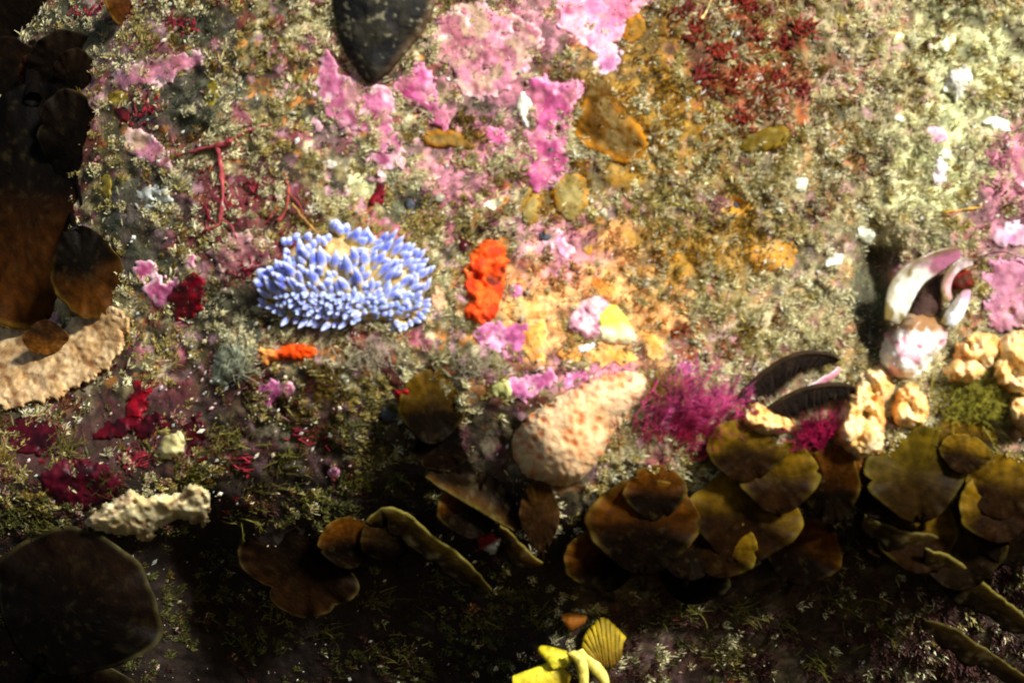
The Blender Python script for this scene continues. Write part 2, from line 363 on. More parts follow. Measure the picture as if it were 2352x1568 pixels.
film([(232, 420), (246, 395), (262, 420), (256, 455), (238, 462)], "yellow film on the rock edge beside the dark left blades", crustcol((185, 170, 60), (140, 120, 40)), .1)
film([(462, 205), (486, 185), (505, 210), (496, 248), (470, 250)], "olive-yellow film in a grey hollow in the upper left", crustcol((150, 135, 40), (110, 95, 20)), .2)

# flat silty brown blades with an orange rim, lying on the rock
def rimcol(body, rim, silt=.5, w=10):
    body, rim = lin(*body), lin(*rim)
    def f(X, Y, d, dep):
        c = np.zeros(X.shape + (3,)) + body
        c = mixc(c, lin(165, 150, 95), silt * sstep(-.05, .3, noise(X, Y, 24, 91, 3))[..., None])
        return mixc(c, rim, (np.exp(-(d / w) ** 2) * sstep(-.35, .35, noise(X, Y, 60, 95, 2) + .3 * (X.mean() - X) / (np.ptp(X) + 1)))[..., None])
    return f
def flatblade(poly, label, cf, cover=.45): return relief("brown_seaweed", label, "brown seaweed", poly, cf, 10, 12, M_blade(), cover=cover + .18, group="silty brown blades lying flat", lump=5, en=5)
flatblade([(1316, 300), (1325, 260), (1345, 215), (1358, 180), (1392, 178), (1410, 205), (1440, 260), (1490, 310), (1480, 360), (1430, 385), (1370, 350), (1330, 330)], "silty brown blade with a bright orange left rim beside the tall vivid pink crust", rimcol((95, 62, 14), (214, 138, 20), .25, 16), .35)
flatblade([(1262, 445), (1280, 410), (1312, 396), (1345, 405), (1352, 450), (1340, 490), (1310, 515), (1282, 495)], "round silty blade with an orange rim at the foot of the tall vivid pink crust", rimcol((140, 120, 60), (220, 140, 20), .7), .35)
flatblade([(1196, 500), (1205, 465), (1230, 440), (1246, 460), (1240, 500), (1215, 522)], "small silty blade with a thin orange rim left of the round one", rimcol((150, 130, 70), (205, 145, 40), .7), .35)
flatblade([(965, 312), (985, 298), (1030, 296), (1080, 316), (1100, 345), (1040, 340), (985, 340)], "thin brown blade edge with an orange rim above the silt patch", rimcol((130, 100, 45), (190, 120, 20), .4), .35)
flatblade([(1430, 70), (1445, 40), (1470, 32), (1485, 60), (1470, 95), (1440, 100)], "small orange-brown blade near the top right of the pink crusts", rimcol((150, 110, 40), (215, 140, 30), .3), .35)
flatblade([(1690, 320), (1760, 290), (1812, 290), (1815, 330), (1770, 350), (1700, 352)], "olive-brown silty blade below the red seaweed patch", rimcol((105, 85, 20), (140, 110, 25), .5), .5)

# ------------------------------------------------------------------ sponges, squirts, lumps
def porefield(scale, depth, seed, thr=.25):
    return lambda X, Y: depth * sstep(thr, thr + .35, noise(X, Y, scale, seed, 2))
def spongecol(c1, c2, pc, ns=18):
    c1, c2, pc = lin(*c1), lin(*c2), lin(*pc)
    def f(X, Y, d, dep):
        c = c1 + (c2 - c1) * sstep(-.3, .3, noise(X, Y, ns, 83, 3))[..., None]
        return mixc(c, pc, np.clip(dep / (np.percentile(dep, 97) + 1e-6) * .8, 0, 1)[..., None])
    return f
relief("orange_sponge", "upright fiery orange sponge right of the blue nudibranch", "sponge",
       [(1080, 590), (1088, 562), (1112, 547), (1148, 552), (1164, 585), (1158, 640), (1148, 690), (1142, 722), (1112, 746), (1078, 738), (1056, 716), (1078, 692), (1064, 660), (1068, 620)],
       spongecol((240, 96, 26), (206, 56, 12), (92, 24, 8), 22), 30, 30, M_sponge(), en=8, lump=10, lscale=30, step=2.5, cover=.1, pores=lambda X, Y: porefield(30, 9, 5, .22)(X, Y) + 2.5 * sstep(-.1, .5, noise(X, Y, 8, 55, 2)), group="orange sponges")
relief("orange_sponge", "small bright orange sponge lying level below the nudibranch, paler at one end", "sponge",
       [(592, 794), (610, 802), (640, 796), (700, 787), (730, 798), (735, 826), (690, 828), (640, 826), (612, 840), (596, 836)],
       lambda X, Y, d, e: mixc(mixc(np.zeros(X.shape + (3,)) + lin(248, 84, 10), lin(176, 44, 8), sstep(.1, .4, noise(X, Y, 14, 66, 2))[..., None]), lin(255, 170, 90), sstep(650, 605, X)[..., None]), 22, 18, M_sponge(), en=8, lump=7, lscale=16, step=2.2, cover=.06, group="orange sponges")

def granular(sz, dep, sd, big=3.0):
    def f(X, Y):
        wx = X + 4 * noise(X, Y, 30, sd + 7); wy = Y + 4 * noise(X, Y, 30, sd + 8)
        c = cells(wx, wy, sz, sd)
        ring = np.exp(-((c - 0.0) / .16) ** 2)                            # the opening in each grain
        return dep * sstep(.3, .75, c) + dep * .7 * ring + big * sstep(.2, .7, noise(X * .8 + Y * .5, Y * 1.6 - X * .8, 24, sd + 3, 1))
    return f
def salmon_pits(X, Y):
    wx, wy = X + 5 * noise(X, Y, 34, 7), Y + 5 * noise(X, Y, 34, 8)
    c = cells(wx, wy, 12, 305); p = cells(wx * .8 + wy * .3, wy - wx * .4, 25, 309)
    return 3.4 * np.exp(-(p / .32) ** 2) * sstep(-.6, .1, noise(X, Y, 40, 311)) + 1.5 * sstep(.42, .8, c) + .5 * np.exp(-(c / .16) ** 2)
relief("salmon_sponge", "large pitted salmon-coloured sponge bulging from the rock", "sponge",
       [(1180, 1012), (1194, 978), (1236, 944), (1288, 912), (1348, 884), (1406, 862), (1452, 854), (1480, 866), (1488, 888), (1468, 918), (1438, 948), (1410, 986), (1386, 1032), (1358, 1074), (1330, 1102), (1285, 1112), (1235, 1102), (1196, 1080), (1180, 1035)],
       spongecol((240, 206, 160), (234, 190, 138), (208, 104, 36), 40), 74, 80, M_sponge(), step=2.0, en=5, lump=2.5, lscale=90, pores=salmon_pits, base=8)
relief("pale_sponge", "whitish-pink rough sponge lump beside the yellow-green one", "sponge",
       [(1300, 730), (1330, 700), (1365, 678), (1405, 690), (1410, 730), (1390, 775), (1345, 778), (1310, 760)],
       spongecol((240, 205, 205), (205, 150, 165), (170, 100, 120), 14), 18, 22, M_sponge(), lump=7, lscale=16, pores=porefield(12, 5, 15, .2))
relief("yellow_green_sponge", "yellow-green and white sponge lump above the salmon sponge", "sponge",
       [(1370, 715), (1400, 690), (1430, 715), (1458, 760), (1462, 785), (1420, 792), (1385, 785), (1368, 755)],
       lambda X, Y, d, e: mixc(np.zeros(X.shape + (3,)) + lin(214, 210, 90), lin(235, 232, 190), sstep(740, 775, Y + 12 * noise(X, Y, 20, 3))[..., None]), 22, 22, M_sponge(), lump=6, lscale=18)
relief("sea_squirt", "small translucent greenish sea squirt between the brown blade and the salmon sponge", "sea squirt",
       [(1128, 880), (1145, 864), (1168, 868), (1178, 892), (1168, 914), (1140, 918), (1126, 900)],
       crustcol((190, 190, 120), (140, 140, 80), (215, 215, 150), 5), 14, 24, M_sponge(), en=7, lump=5, cover=.25)
relief("tan_sponge", "tan honeycombed sponge under the dark brown blades on the left", "sponge",
       [(-40, 745), (60, 760), (120, 770), (158, 760), (180, 730), (235, 712), (290, 722), (284, 785), (246, 842), (170, 884), (90, 918), (-40, 940)],
       spongecol((214, 182, 134), (176, 140, 92), (120, 78, 42), 26), 14, 60, M_crust(), en=15, lump=12, lscale=44, pores=granular(30, 5.5, 333, 5), base=34, step=2.2, cover=.22)
relief("pale_lump", "cream lumpy sponge lit above a black hollow in the lower left", "sponge",
       [(195, 1200), (225, 1172), (262, 1152), (296, 1128), (318, 1140), (360, 1142), (420, 1132), (452, 1116), (474, 1128), (484, 1180), (470, 1216), (452, 1196), (400, 1192), (362, 1204), (340, 1236), (300, 1226), (240, 1212)],
       spongecol((225, 212, 165), (190, 170, 120), (140, 110, 80), 26), 46, 26, M_sponge(), en=10, lump=16, lscale=26, base=50, pores=porefield(20, 8, 29, .1))
relief("pale_lump", "small cream lump among the dark red blades", "sponge",
       [(358, 1030), (372, 1005), (400, 990), (420, 1000), (422, 1030), (395, 1048), (365, 1050)],
       spongecol((205, 195, 140), (150, 140, 90), (110, 90, 60), 20), 24, 22, M_sponge(), en=9, lump=8, lscale=16, base=8, cover=.2)
relief("pale_lump", "grey-white furry lump on the left slope above the red branches", "sponge",
       [(300, 455), (330, 428), (372, 430), (395, 455), (375, 478), (325, 482)], spongecol((190, 195, 185), (150, 150, 140), (110, 110, 100), 14), 9, 26, M_crust(), en=12, lump=8, lscale=14, cover=.6)
relief("pale_lump", "pale grey-green furry lump left of the small orange sponge", "sponge",
       [(480, 850), (505, 800), (540, 780), (565, 800), (555, 850), (520, 880), (490, 885)], spongecol((165, 170, 145), (120, 125, 100), (80, 85, 60), 14), 9, 26, M_crust(), en=12, lump=8, lscale=14, cover=.65)

# cream lobed sponges on the right
GC = "cream lobed sponges on the right"
CRM = spongecol((244, 220, 164), (236, 194, 120), (208, 128, 48), 26)
def cream(poly, label, lobes, thick=60, base=25):
    return relief("cream_sponge", label, "sponge", poly, CRM, thick, 34, M_sponge(), en=8, lump=6, lscale=20, step=2.4, cover=.05, group=GC, lobes=lobes, base=base,
                  pores=lambda X, Y: 6 * sstep(.72, 1.1, np.min([np.hypot(X - a, Y - b) / r for a, b, r in lobes], 0)) + granular(15, 3.4, 351, 2)(X, Y))
cream([(1925, 1030), (1922, 985), (1932, 940), (1950, 900), (1975, 868), (2008, 845), (2042, 862), (2048, 900), (2020, 930), (2030, 980), (2022, 1035), (1970, 1050)],
      "cream lobed sponge column right beside the dark feathery combs", [(2008, 875, 36), (1975, 910, 28), (1950, 945, 26), (1990, 950, 34), (1955, 990, 30), (2000, 1005, 34), (1975, 1030, 28)])
cream([(2050, 950), (2055, 915), (2080, 888), (2110, 890), (2130, 925), (2132, 965), (2100, 985), (2062, 980)],
      "small cream lobed sponge below the white shell of the mussel", [(2085, 905, 24), (2110, 930, 24), (2080, 945, 26), (2110, 965, 22)], 50)
cream([(2165, 855), (2190, 830), (2205, 790), (2240, 765), (2285, 770), (2300, 810), (2262, 860), (2240, 880), (2185, 878)],
      "pale cream lobed sponge under the big mauve crust", [(2245, 795, 34), (2195, 855, 30), (2235, 855, 30), (2275, 820, 28)], 55)
cream([(2275, 850), (2290, 790), (2310, 768), (2420, 765), (2420, 900), (2352, 905), (2300, 890)],
      "large orange-tinted cream sponge cut by the right edge", [(2325, 795, 36), (2310, 850, 34), (2360, 830, 40), (2350, 885, 34)], 60)
cream([(2312, 930), (2330, 905), (2420, 905), (2420, 990), (2345, 985), (2318, 962)],
      "low cream sponge at the right edge above the brown fans", [(2345, 940, 30), (2370, 960, 34)], 50)
cream([(1700, 965), (1720, 935), (1752, 930), (1790, 950), (1822, 960), (1835, 985), (1790, 998), (1730, 995)],
      "dull pinkish cream sponge between the magenta seaweed and the lower comb", [(1730, 955, 26), (1770, 970, 26), (1805, 978, 22)], 40, 20)

# black limpet at the top
e = empty("keyhole_limpet", W(875, 60, 0)[()], "large black limpet with a silt-dusted dark mantle at the top of the rock", "limpet")
LP = [(762, -60), (765, 20), (775, 80), (795, 130), (822, 172), (850, 194), (878, 182), (910, 150), (945, 110), (978, 70), (1000, 20), (1005, -60), (940, -160), (820, -160)]
relief("mantle", None, None, LP, lambda X, Y, d, dep: mixc(mixc(mixc(np.zeros(X.shape + (3,)) + lin(36, 33, 24), lin(18, 17, 17), sstep(-.2, .3, noise(X, Y, 60, 8, 2))[..., None]),
       lin(92, 74, 54), (sstep(26, 3, d) * sstep(800, 930, X - .2 * Y))[..., None]), lin(130, 124, 96), (sstep(.30, .5, noise(X, Y, 13, 18, 3)) * .6)[..., None]), 70, 105, M_dark(), en=2, lump=5, lscale=40, parent=e, step=3.5)

# ------------------------------------------------------------------ strands builder (tubes) for tufts and branches
def tubes(P0, D, L, w, bend, cols, segs=4, sides=3, tipw=.25, jit=None):
    """P0,D (n,3) in layout space (x,y,h); returns verts, faces, cols."""
    n = len(P0); V = []; C = []; L = np.broadcast_to(A(L, float), (n,)); w = np.broadcast_to(A(w, float), (n,))
    up = A([0.31, .2, .93]); e1 = np.cross(D, up); e1 /= np.linalg.norm(e1, axis=1, keepdims=True) + 1e-9; e2 = np.cross(D, e1)
    for s in range(segs + 1):
        t = s / segs
        c = P0 + D * (L * t)[:, None] + bend * (L * t * t)[:, None]
        r = w * .5 * ((1 - t) + tipw * t)
        for k in range(sides):
            a = 2 * math.pi * k / sides
            V.append(c + (e1 * math.cos(a) + e2 * math.sin(a)) * r[:, None])
            C.append(cols * (0.9 + .25 * t) if cols.ndim == 2 else cols)
    V = np.stack(V, 1); C = np.stack(C, 1)
    k = V.shape[1]; f = []
    for s in range(segs):
        for j in range(sides):
            a, b = s * sides + j, s * sides + (j + 1) % sides
            f.append([a, b, b + sides, a + sides])
    f = A(f)[None] + (np.arange(n) * k)[:, None, None]
    caps = (A([[segs * sides + j for j in range(sides)]])[None] + (np.arange(n) * k)[:, None, None]).reshape(-1, sides)
    V = V.reshape(-1, 3)
    return W(V[:, 0], V[:, 1], V[:, 2]), [f.reshape(-1, 4), caps], C.reshape(-1, 3)

def path_tube(pts, radii, sides=8):
    pts = A(pts, float); n = len(pts)
    T = np.gradient(pts, axis=0); T /= np.linalg.norm(T, axis=1, keepdims=True) + 1e-9
    up = A([.2, .1, .97]); e1 = np.cross(T, up); e1 /= np.linalg.norm(e1, axis=1, keepdims=True) + 1e-9; e2 = np.cross(T, e1)
    a = np.arange(sides) * 2 * math.pi / sides
    V = pts[:, None] + (e1[:, None] * np.cos(a)[None, :, None] + e2[:, None] * np.sin(a)[None, :, None]) * A(radii)[:, None, None]
    i = np.arange(n - 1)[:, None] * sides + np.arange(sides)[None]; j = np.arange(n - 1)[:, None] * sides + (np.arange(sides)[None] + 1) % sides
    f = np.stack([i, j, j + sides, i + sides], -1).reshape(-1, 4)
    V = V.reshape(-1, 3)
    return V, f

def spline(p, n):
    p = A(p, float); t = np.linspace(0, len(p) - 1, n); out = []
    P = np.vstack([2 * p[0] - p[1], p, 2 * p[-1] - p[-2]])
    i = np.clip(t.astype(int), 0, len(p) - 2); f = (t - i)[:, None]
    a, b, c, d = P[i], P[i + 1], P[i + 2], P[i + 3]
    return .5 * (2 * b + (c - a) * f + (2 * a - 5 * b + 4 * c - d) * f ** 2 + (3 * b - a - 3 * c + d) * f ** 3)

# ------------------------------------------------------------------ nudibranch
def nudibranch():
    rng = np.random.default_rng(42)
    loc = W(790, 650, Hs(790, 650))
    e = empty("nudibranch", loc, "blue and cream nudibranch bristling with blue-tipped cerata", "nudibranch")
    poly = [(600, 655), (625, 620), (660, 575), (720, 545), (775, 535), (840, 540), (905, 560), (955, 600), (975, 650), (965, 700), (930, 735), (860, 735), (780, 735), (700, 725), (640, 700), (608, 680)]
    relief("body", None, None, poly, crustcol((222, 200, 146), (190, 160, 100), None, ns=14), 62, 70, M_slug(), en=2, lump=2, step=4, parent=e)
    pc = chaikin(poly, 2)
    T = [(1085,110,1120,260),(1135,160,1150,290),(1185,150,1180,280),(1035,115,1080,250),(1370,180,1240,400),(1460,200,1400,420),(1540,250,1480,430),(1680,240,1560,420),(1285,230,1230,360),(960,270,990,370),(915,290,960,360),
         (750,250,720,350),(690,260,660,360),(600,260,600,350),(520,300,540,390),(450,320,500,400),(820,310,780,480),(650,400,680,650),(725,370,740,550),(480,470,510,560),(800,490,830,710),(920,440,930,770),(1040,490,1090,750),
         (510,545,650,890),(425,600,530,780),(765,680,880,940),(980,735,1000,930),(1100,810,1100,990),(1175,780,1220,970),(1220,550,1260,850),(1310,410,1320,660),(1430,440,1440,730),(1370,670,1390,990),
         (1780,285,1560,490),(1725,365,1560,570),(1870,325,1700,480),(1960,365,1800,510),(1845,405,1680,570),(1665,460,1480,710),(1745,530,1560,770),(1690,610,1500,860),(1750,680,1580,910),(1865,550,1700,770),(1965,490,1850,610),
         (2060,425,1930,550),(2115,505,1980,610),(2155,585,2020,670),(2240,665,2080,770),(2175,715,2020,810),(1905,730,1820,970),(1995,415,1880,550),(2095,615,1960,710),
         (1520,810,1480,1010),(1625,850,1540,1050),(1835,820,1700,1070),(1725,890,1640,1070),(1300,920,1300,1120),(1390,1000,1380,1140),(1560,945,1500,1100),(1805,890,1680,1100),(1925,950,1820,1090),(1645,990,1560,1120),(2065,970,1960,1070),
         (2155,870,2020,990),(2215,860,2080,980),(2105,950,1980,1050),(1965,1090,1850,1200),(2085,1100,1960,1180),(2195,1040,2080,1120),(380,810,570,930),(305,710,460,840),(225,850,410,970),(110,720,290,850),(180,695,330,810),(260,635,390,750),
         (330,615,440,730),(95,800,270,900),(415,585,490,690),(270,915,480,1010),(170,960,350,1030),(355,750,530,860),(145,1055,290,1080),(135,1115,310,1080),(255,1155,410,1100),(325,1210,460,1120),(425,1335,570,1200),(535,1355,670,1210),
         (655,1365,780,1220),(755,1375,880,1230),(825,1415,960,1270),(925,1405,1060,1260),(1025,1395,1140,1270),(1125,1375,1240,1260),(1235,1355,1350,1240),(375,1245,510,1150),(1740,1395,1780,1280),(1800,1375,1800,1260),(1850,1395,1860,1280),
         (1910,1415,1900,1290),(1985,1375,1950,1260),(2065,1335,2000,1230),(2145,1285,2040,1200),(2195,1195,2060,1160),(2205,1110,2080,1120),(2125,1235,2000,1190)]
    conv = lambda u, v: (564.4 + u / 5.21, 489 + v / 5.21)
    def body_h(x, y):
        d = float(sdf(pc, A([x]), A([y]))[0]); u = min(max(d, 0) / 70, 1)
        return float(Hs(x, y)) + 62 * math.sqrt(1 - (1 - u) ** 2)
    items = []; occ = []
    def add(tx, ty, bx, by, wd, q):
        hb = body_h(bx, by) - 7; ip = math.hypot(tx - bx, ty - by)
        vec = A([tx - bx, ty - by, .5 * ip + 9 + rng.normal(0, 3)]); Ln = np.linalg.norm(vec)
        items.append((A([bx, by, hb]), vec / Ln, Ln, wd, q)); occ.append(((tx + bx) / 2, (ty + by) / 2)); occ.append((tx, ty))
    for tu, tv, bu, bv in T:
        tx, ty = conv(tu, tv); bx, by = conv(bu, bv)
        up = bv < 1000 and tv < bv
        add(tx, ty, bx, by, (22 if bu < 1480 else 16.5) * rng.uniform(.85, 1.15) if up else 14.5 * rng.uniform(.9, 1.15), rng.uniform(.45, 1) if up else rng.uniform(.1, .7))
    tries = 0; n2 = 0
    while tries < 5000:                                                  # the small crowded ones
        tries += 1
        x = rng.uniform(590, 985); y = rng.uniform(540, 748)
        if sdf(pc, A([x]), A([y]))[0] < 3: continue
        low = y > 672 - .02 * (x - 780)
        if not low and (750 < x < 815 and y < 588): continue
        need = 6.8 if low else 10.5
        if any((x - a) ** 2 + (y - b) ** 2 < need * need for a, b in occ): continue
        if low: dx, dy = (-6, 7) if x < 830 else (7, -5)
        else: dx, dy = (-9, -16) if x < 800 else (14, -13)
        dx += rng.normal(0, 3); dy += rng.normal(0, 3)
        add(x + dx, y + dy, x - dx * .6, y - dy * .6, (13.4 if low else 14.3) * rng.uniform(.9, 1.15), rng.uniform(.0, .4)); n2 += 1
    items.sort(key=lambda q: -(q[2] * q[3]))
    prof_t = A([0, .15, .35, .5, .6, .7, .82, .92, 1.0]); prof_r = A([.58, .68, .84, .97, 1.0, .92, .72, .42, .06])
    ns = 14
    def build(it):
        P, D, Ln, wd, q = it
        side = np.cross(D, [0, 0, 1.]); side /= np.linalg.norm(side) + 1e-9; dors = np.cross(side, D)   # dors points outward/toward open water
        if dors[2] < 0: dors = -dors
        rb = np.random.default_rng(int(P[0] * 31 + P[1] * 17)); bend = A([D[0] * .1, -.08, .05]) * (.5 + q) + rb.normal(0, .11, 3)
        V = []; C = []
        base, pale, blue, tip = lin(226, 194, 110), lin(204, 213, 253), lin(76, 92, 230), lin(192, 205, 255)
        if wd < 14.4 and P[1] > 655: base = lin(206, 204, 206)
        for t, rr in zip(prof_t, prof_r):
            c = P + D * Ln * t + bend * Ln * t * t
            for k in range(ns):
                a = 2 * math.pi * k / ns
                V.append(c + (side * math.cos(a) + dors * math.sin(a)) * wd * .5 * rr)
                col = mixc(base, pale, sstep(.28 + .16 * rb.random(), .6, t))
                core = sstep(.52, .64, t) * sstep(.9, .78, t) * (.16 + .84 * sstep(.42, .95, math.sin(a)))
                col = mixc(col, mixc(lin(150, 164, 246), blue, q), core * .95); col = mixc(col, tip, sstep(.86, 1, t) * .8)
                C.append(col)
        n = len(prof_t); i = np.arange(n - 1)[:, None] * ns + np.arange(ns); j = np.arange(n - 1)[:, None] * ns + (np.arange(ns) + 1) % ns
        f = np.stack([i, j, j + ns, i + ns], -1).reshape(-1, 4); cap = A([[(n - 1) * ns + k for k in range(ns)]])
        V = A(V); return W(V[:, 0], V[:, 1], V[:, 2]), f, cap, A(C)
    V2, F2, K2, C2, off = [], [], [], [], 0
    for n_, it in enumerate(items):
        V, f, cap, C = build(it)
        if n_ < 99: link("ceras", V, [f, cap], M_slug(), e, C)
        else:
            V2.append(V); F2.append(f + off); K2.append(cap + off); C2.append(C); off += len(V)
    if V2:
        o = link("cerata", np.vstack(V2), [np.vstack(F2), np.vstack(K2)], M_slug(), e, np.vstack(C2)); o["kind"] = "stuff"
    block(pc, 0, -8)
    return e
nudibranch()

# ------------------------------------------------------------------ brown fan blades
def fan(name, label, cat, c, R, a=90, spread=0, tilt=30, hoff=30, cols=((40, 22, 6), (82, 56, 14), (150, 140, 72)), sx=1.0, cup=.05, ruff=.06, lobes=0, rimw=.05, group=None, m=None, thick=1.8, hbase=None, yaw=0):
    """c: middle of the blade; it opens towards image angle a; tilt>0 leans its top toward open water."""
    nr, nt = 26, 96
    seed = int(c[0] * 3 + c[1]) % 997
    r = np.linspace(0, 1, nr) ** .8; th = np.linspace(-math.pi, math.pi, nt, endpoint=False)
    Rr, T = np.meshgrid(r, th, indexing='ij')
    top = sstep(-.75, .1, np.cos(T))                                   # 1 on the growing margin, 0 at the stalk
    edge = 1 + top * (.028 * np.sin(2 * T + seed) + .02 * np.sin(3 * T + 2.1 * seed) + .014 * np.sin(7 * T + seed) + .008 * np.sin(13 * T + 3 * seed) + .003 * np.sin(23 * T + seed) - sum(.16 * np.exp(-((T - t0_) / .07) ** 2) for t0_ in np.random.default_rng(seed).uniform(-1.7, 1.7, seed % 2)) + (lobes * .06 * (np.abs(np.sin(T * lobes / 2 + seed)) - .5) if lobes else 0)) - .12 * (1 - top)
    rr = Rr * edge
    lx = np.sin(T) * rr * R * sx * (.86 + .14 * top); ly = np.cos(T) * rr * R
    def shape(lx, ly, rr, T): return -R * (cup * rr ** 2 + ruff * rr ** 2 * np.sin(T * 3 + seed) + .05 * rr ** 3 * np.sin(T * 8 + seed * 2) + .03 * rr ** 4 * np.sin(T * 17 + seed) + .05 * noise(lx, ly, R * .7, seed, 2))
    lz = shape(lx, ly, rr, T)
    ct, st = math.cos(math.radians(tilt)), math.sin(math.radians(tilt)); cyw, syw = math.cos(math.radians(yaw)), math.sin(math.radians(yaw))
    ca, sa = math.cos(math.radians(a)), math.sin(math.radians(a))
    def place(lx, ly, lz):
        u = lx * cyw - lz * syw; z0 = lx * syw + lz * cyw
        v = ly * ct; z = ly * st + z0
        return c[0] + v * ca + u * sa, c[1] - v * sa + u * ca, z
    x, y, z = place(lx, ly, lz)
    if hbase is None:
        k = (np.cos(T) > -.2)
        h0 = float(np.percentile((Hs(x, y) - z)[k], 75)) + hoff
    else: h0 = hbase + hoff
    c0, c1, c2 = [lin(*q) for q in cols]
    g = np.clip(.5 + .5 * np.cos(T) * Rr + .12 * Rr * top, 0, 1)             # darkens towards the stalk, shade put into the blade colour
    w = np.clip(g, 0, 1)[..., None]
    band = .5 + .5 * np.sin(Rr * 26 + 1.5 * noise(lx, ly, R * .35, seed + 2, 2))[..., None]
    col = mixc(c0 + np.zeros(x.shape + (3,)), c1, sstep(.42, .98, w + .10 * noise(lx, ly, R * .4, seed + 1, 3)[..., None]))
    col = col * (.76 + .24 * band)
    col = mixc(col, c2, (sstep(1 - 3.2 * rimw, 1 - .2 * rimw, Rr) * top * (.55 + .6 * noise(lx, ly, R * .5, seed + 6, 2)))[..., None] * .6)
    col = col * (.78 * (1 + .35 * noise(T * 9 * R / 10, Rr * R * .25, 9, seed + 11, 2) + .3 * noise(lx, ly, R * .3, seed + 12, 2)))[..., None]
    silt = sstep(.3, .5, noise(lx, ly, 15, seed + 4, 3))[..., None]
    col = mixc(col, lin(100, 86, 46), silt * (.07 if cols[1][0] > 60 else .04))
    b0 = W(*[float(q) for q in (c[0], c[1], h0)])
    e = empty(name, b0, label, cat, group)
    o = link("blade", W(x, y, h0 + z).reshape(-1, 3), wrapfaces(nt, nr), m or M_blade(), e, cols=col.reshape(-1, 3))
    md = o.modifiers.new("thickness", 'SOLIDIFY'); md.thickness = thick * U; md.offset = 0
    # pale thickened margin
    q = np.abs(T[-1]) < 2.0
    P = np.column_stack([x[-1][q], y[-1][q], (h0 + z[-1])[q]])
    tt = np.linspace(-1, 1, len(P)); rad = R * rimw * .07 * (1 - tt ** 4) * (1 + .25 * noise(P[:, 0], P[:, 1], 14, 5)) + .5
    V, f = path_tube(P, rad, 6)
    cc = mixc(c1 + np.zeros((len(V), 3)), c2, .45 + .8 * noise(V[:, 0], V[:, 1], 46, 6, 2)[:, None])
    link("rim", W(V[:, 0], V[:, 1], V[:, 2]), f, m or M_blade(), e, cols=cc)
    # stalk back to the rock
    sx_, sy_, sz_ = [float(q) for q in place(0, -R * .75, 0)]
    ex, ey, _ = [float(q) for q in place(0, -R * 1.15, 0)]
    hr = float(Hs(ex, ey)) - 6
    P = spline([(sx_, sy_, h0 + sz_ - 3), ((sx_ + ex) / 2, (sy_ + ey) / 2, (h0 + sz_) * .6 + hr * .4), (ex, ey, hr)], 14)
    V, f = path_tube(P, np.linspace(R * .07, R * .05, 14), 7)
    link("stalk", W(V[:, 0], V[:, 1], V[:, 2]), f, M_blade(), e, cols=np.zeros((len(V), 3)) + c0)
    return e
GF = "brown fan seaweeds under the ledge"
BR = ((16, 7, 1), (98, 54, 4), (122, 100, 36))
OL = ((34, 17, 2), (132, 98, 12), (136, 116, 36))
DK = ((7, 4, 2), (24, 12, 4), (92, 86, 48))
F = lambda label, c, R, **k: fan("fan_seaweed", label, "brown seaweed", c, R, group=GF, **k)
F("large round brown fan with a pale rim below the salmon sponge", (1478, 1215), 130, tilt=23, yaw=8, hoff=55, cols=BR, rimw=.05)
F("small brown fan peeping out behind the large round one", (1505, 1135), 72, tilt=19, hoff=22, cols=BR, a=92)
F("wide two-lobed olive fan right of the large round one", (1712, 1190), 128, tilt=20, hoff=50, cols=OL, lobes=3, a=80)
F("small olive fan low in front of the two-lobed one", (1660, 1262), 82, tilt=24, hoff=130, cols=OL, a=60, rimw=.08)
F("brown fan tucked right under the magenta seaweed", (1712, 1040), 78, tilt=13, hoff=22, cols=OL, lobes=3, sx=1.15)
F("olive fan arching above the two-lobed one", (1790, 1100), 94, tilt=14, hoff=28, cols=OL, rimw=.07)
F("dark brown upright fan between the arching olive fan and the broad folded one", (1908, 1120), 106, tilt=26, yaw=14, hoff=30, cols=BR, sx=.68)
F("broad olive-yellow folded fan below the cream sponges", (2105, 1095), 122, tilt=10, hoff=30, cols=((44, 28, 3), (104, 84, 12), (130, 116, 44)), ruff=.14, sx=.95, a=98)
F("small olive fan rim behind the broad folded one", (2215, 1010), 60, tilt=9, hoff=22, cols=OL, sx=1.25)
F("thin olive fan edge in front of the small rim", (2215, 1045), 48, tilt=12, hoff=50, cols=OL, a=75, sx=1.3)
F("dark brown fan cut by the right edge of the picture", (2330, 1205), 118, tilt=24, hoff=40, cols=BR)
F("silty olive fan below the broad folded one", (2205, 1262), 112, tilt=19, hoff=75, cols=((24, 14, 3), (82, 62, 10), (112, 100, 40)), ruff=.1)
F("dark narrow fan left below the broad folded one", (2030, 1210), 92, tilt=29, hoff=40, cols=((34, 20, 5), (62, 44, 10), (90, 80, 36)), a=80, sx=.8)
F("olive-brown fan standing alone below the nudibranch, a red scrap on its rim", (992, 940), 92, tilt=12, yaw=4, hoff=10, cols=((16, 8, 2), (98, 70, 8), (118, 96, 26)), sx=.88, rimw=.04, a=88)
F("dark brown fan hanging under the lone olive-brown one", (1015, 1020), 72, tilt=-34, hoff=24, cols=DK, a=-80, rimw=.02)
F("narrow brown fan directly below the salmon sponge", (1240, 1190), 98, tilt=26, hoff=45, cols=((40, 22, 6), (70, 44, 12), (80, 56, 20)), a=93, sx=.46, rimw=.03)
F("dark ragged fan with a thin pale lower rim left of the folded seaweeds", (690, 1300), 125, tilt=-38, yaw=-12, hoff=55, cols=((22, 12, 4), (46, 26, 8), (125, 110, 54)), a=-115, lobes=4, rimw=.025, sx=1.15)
F("small dark fan left of the folded seaweeds", (890, 1240), 66, tilt=24, yaw=12, hoff=50, cols=((24, 14, 4), (58, 38, 10), (90, 78, 32)), a=110)
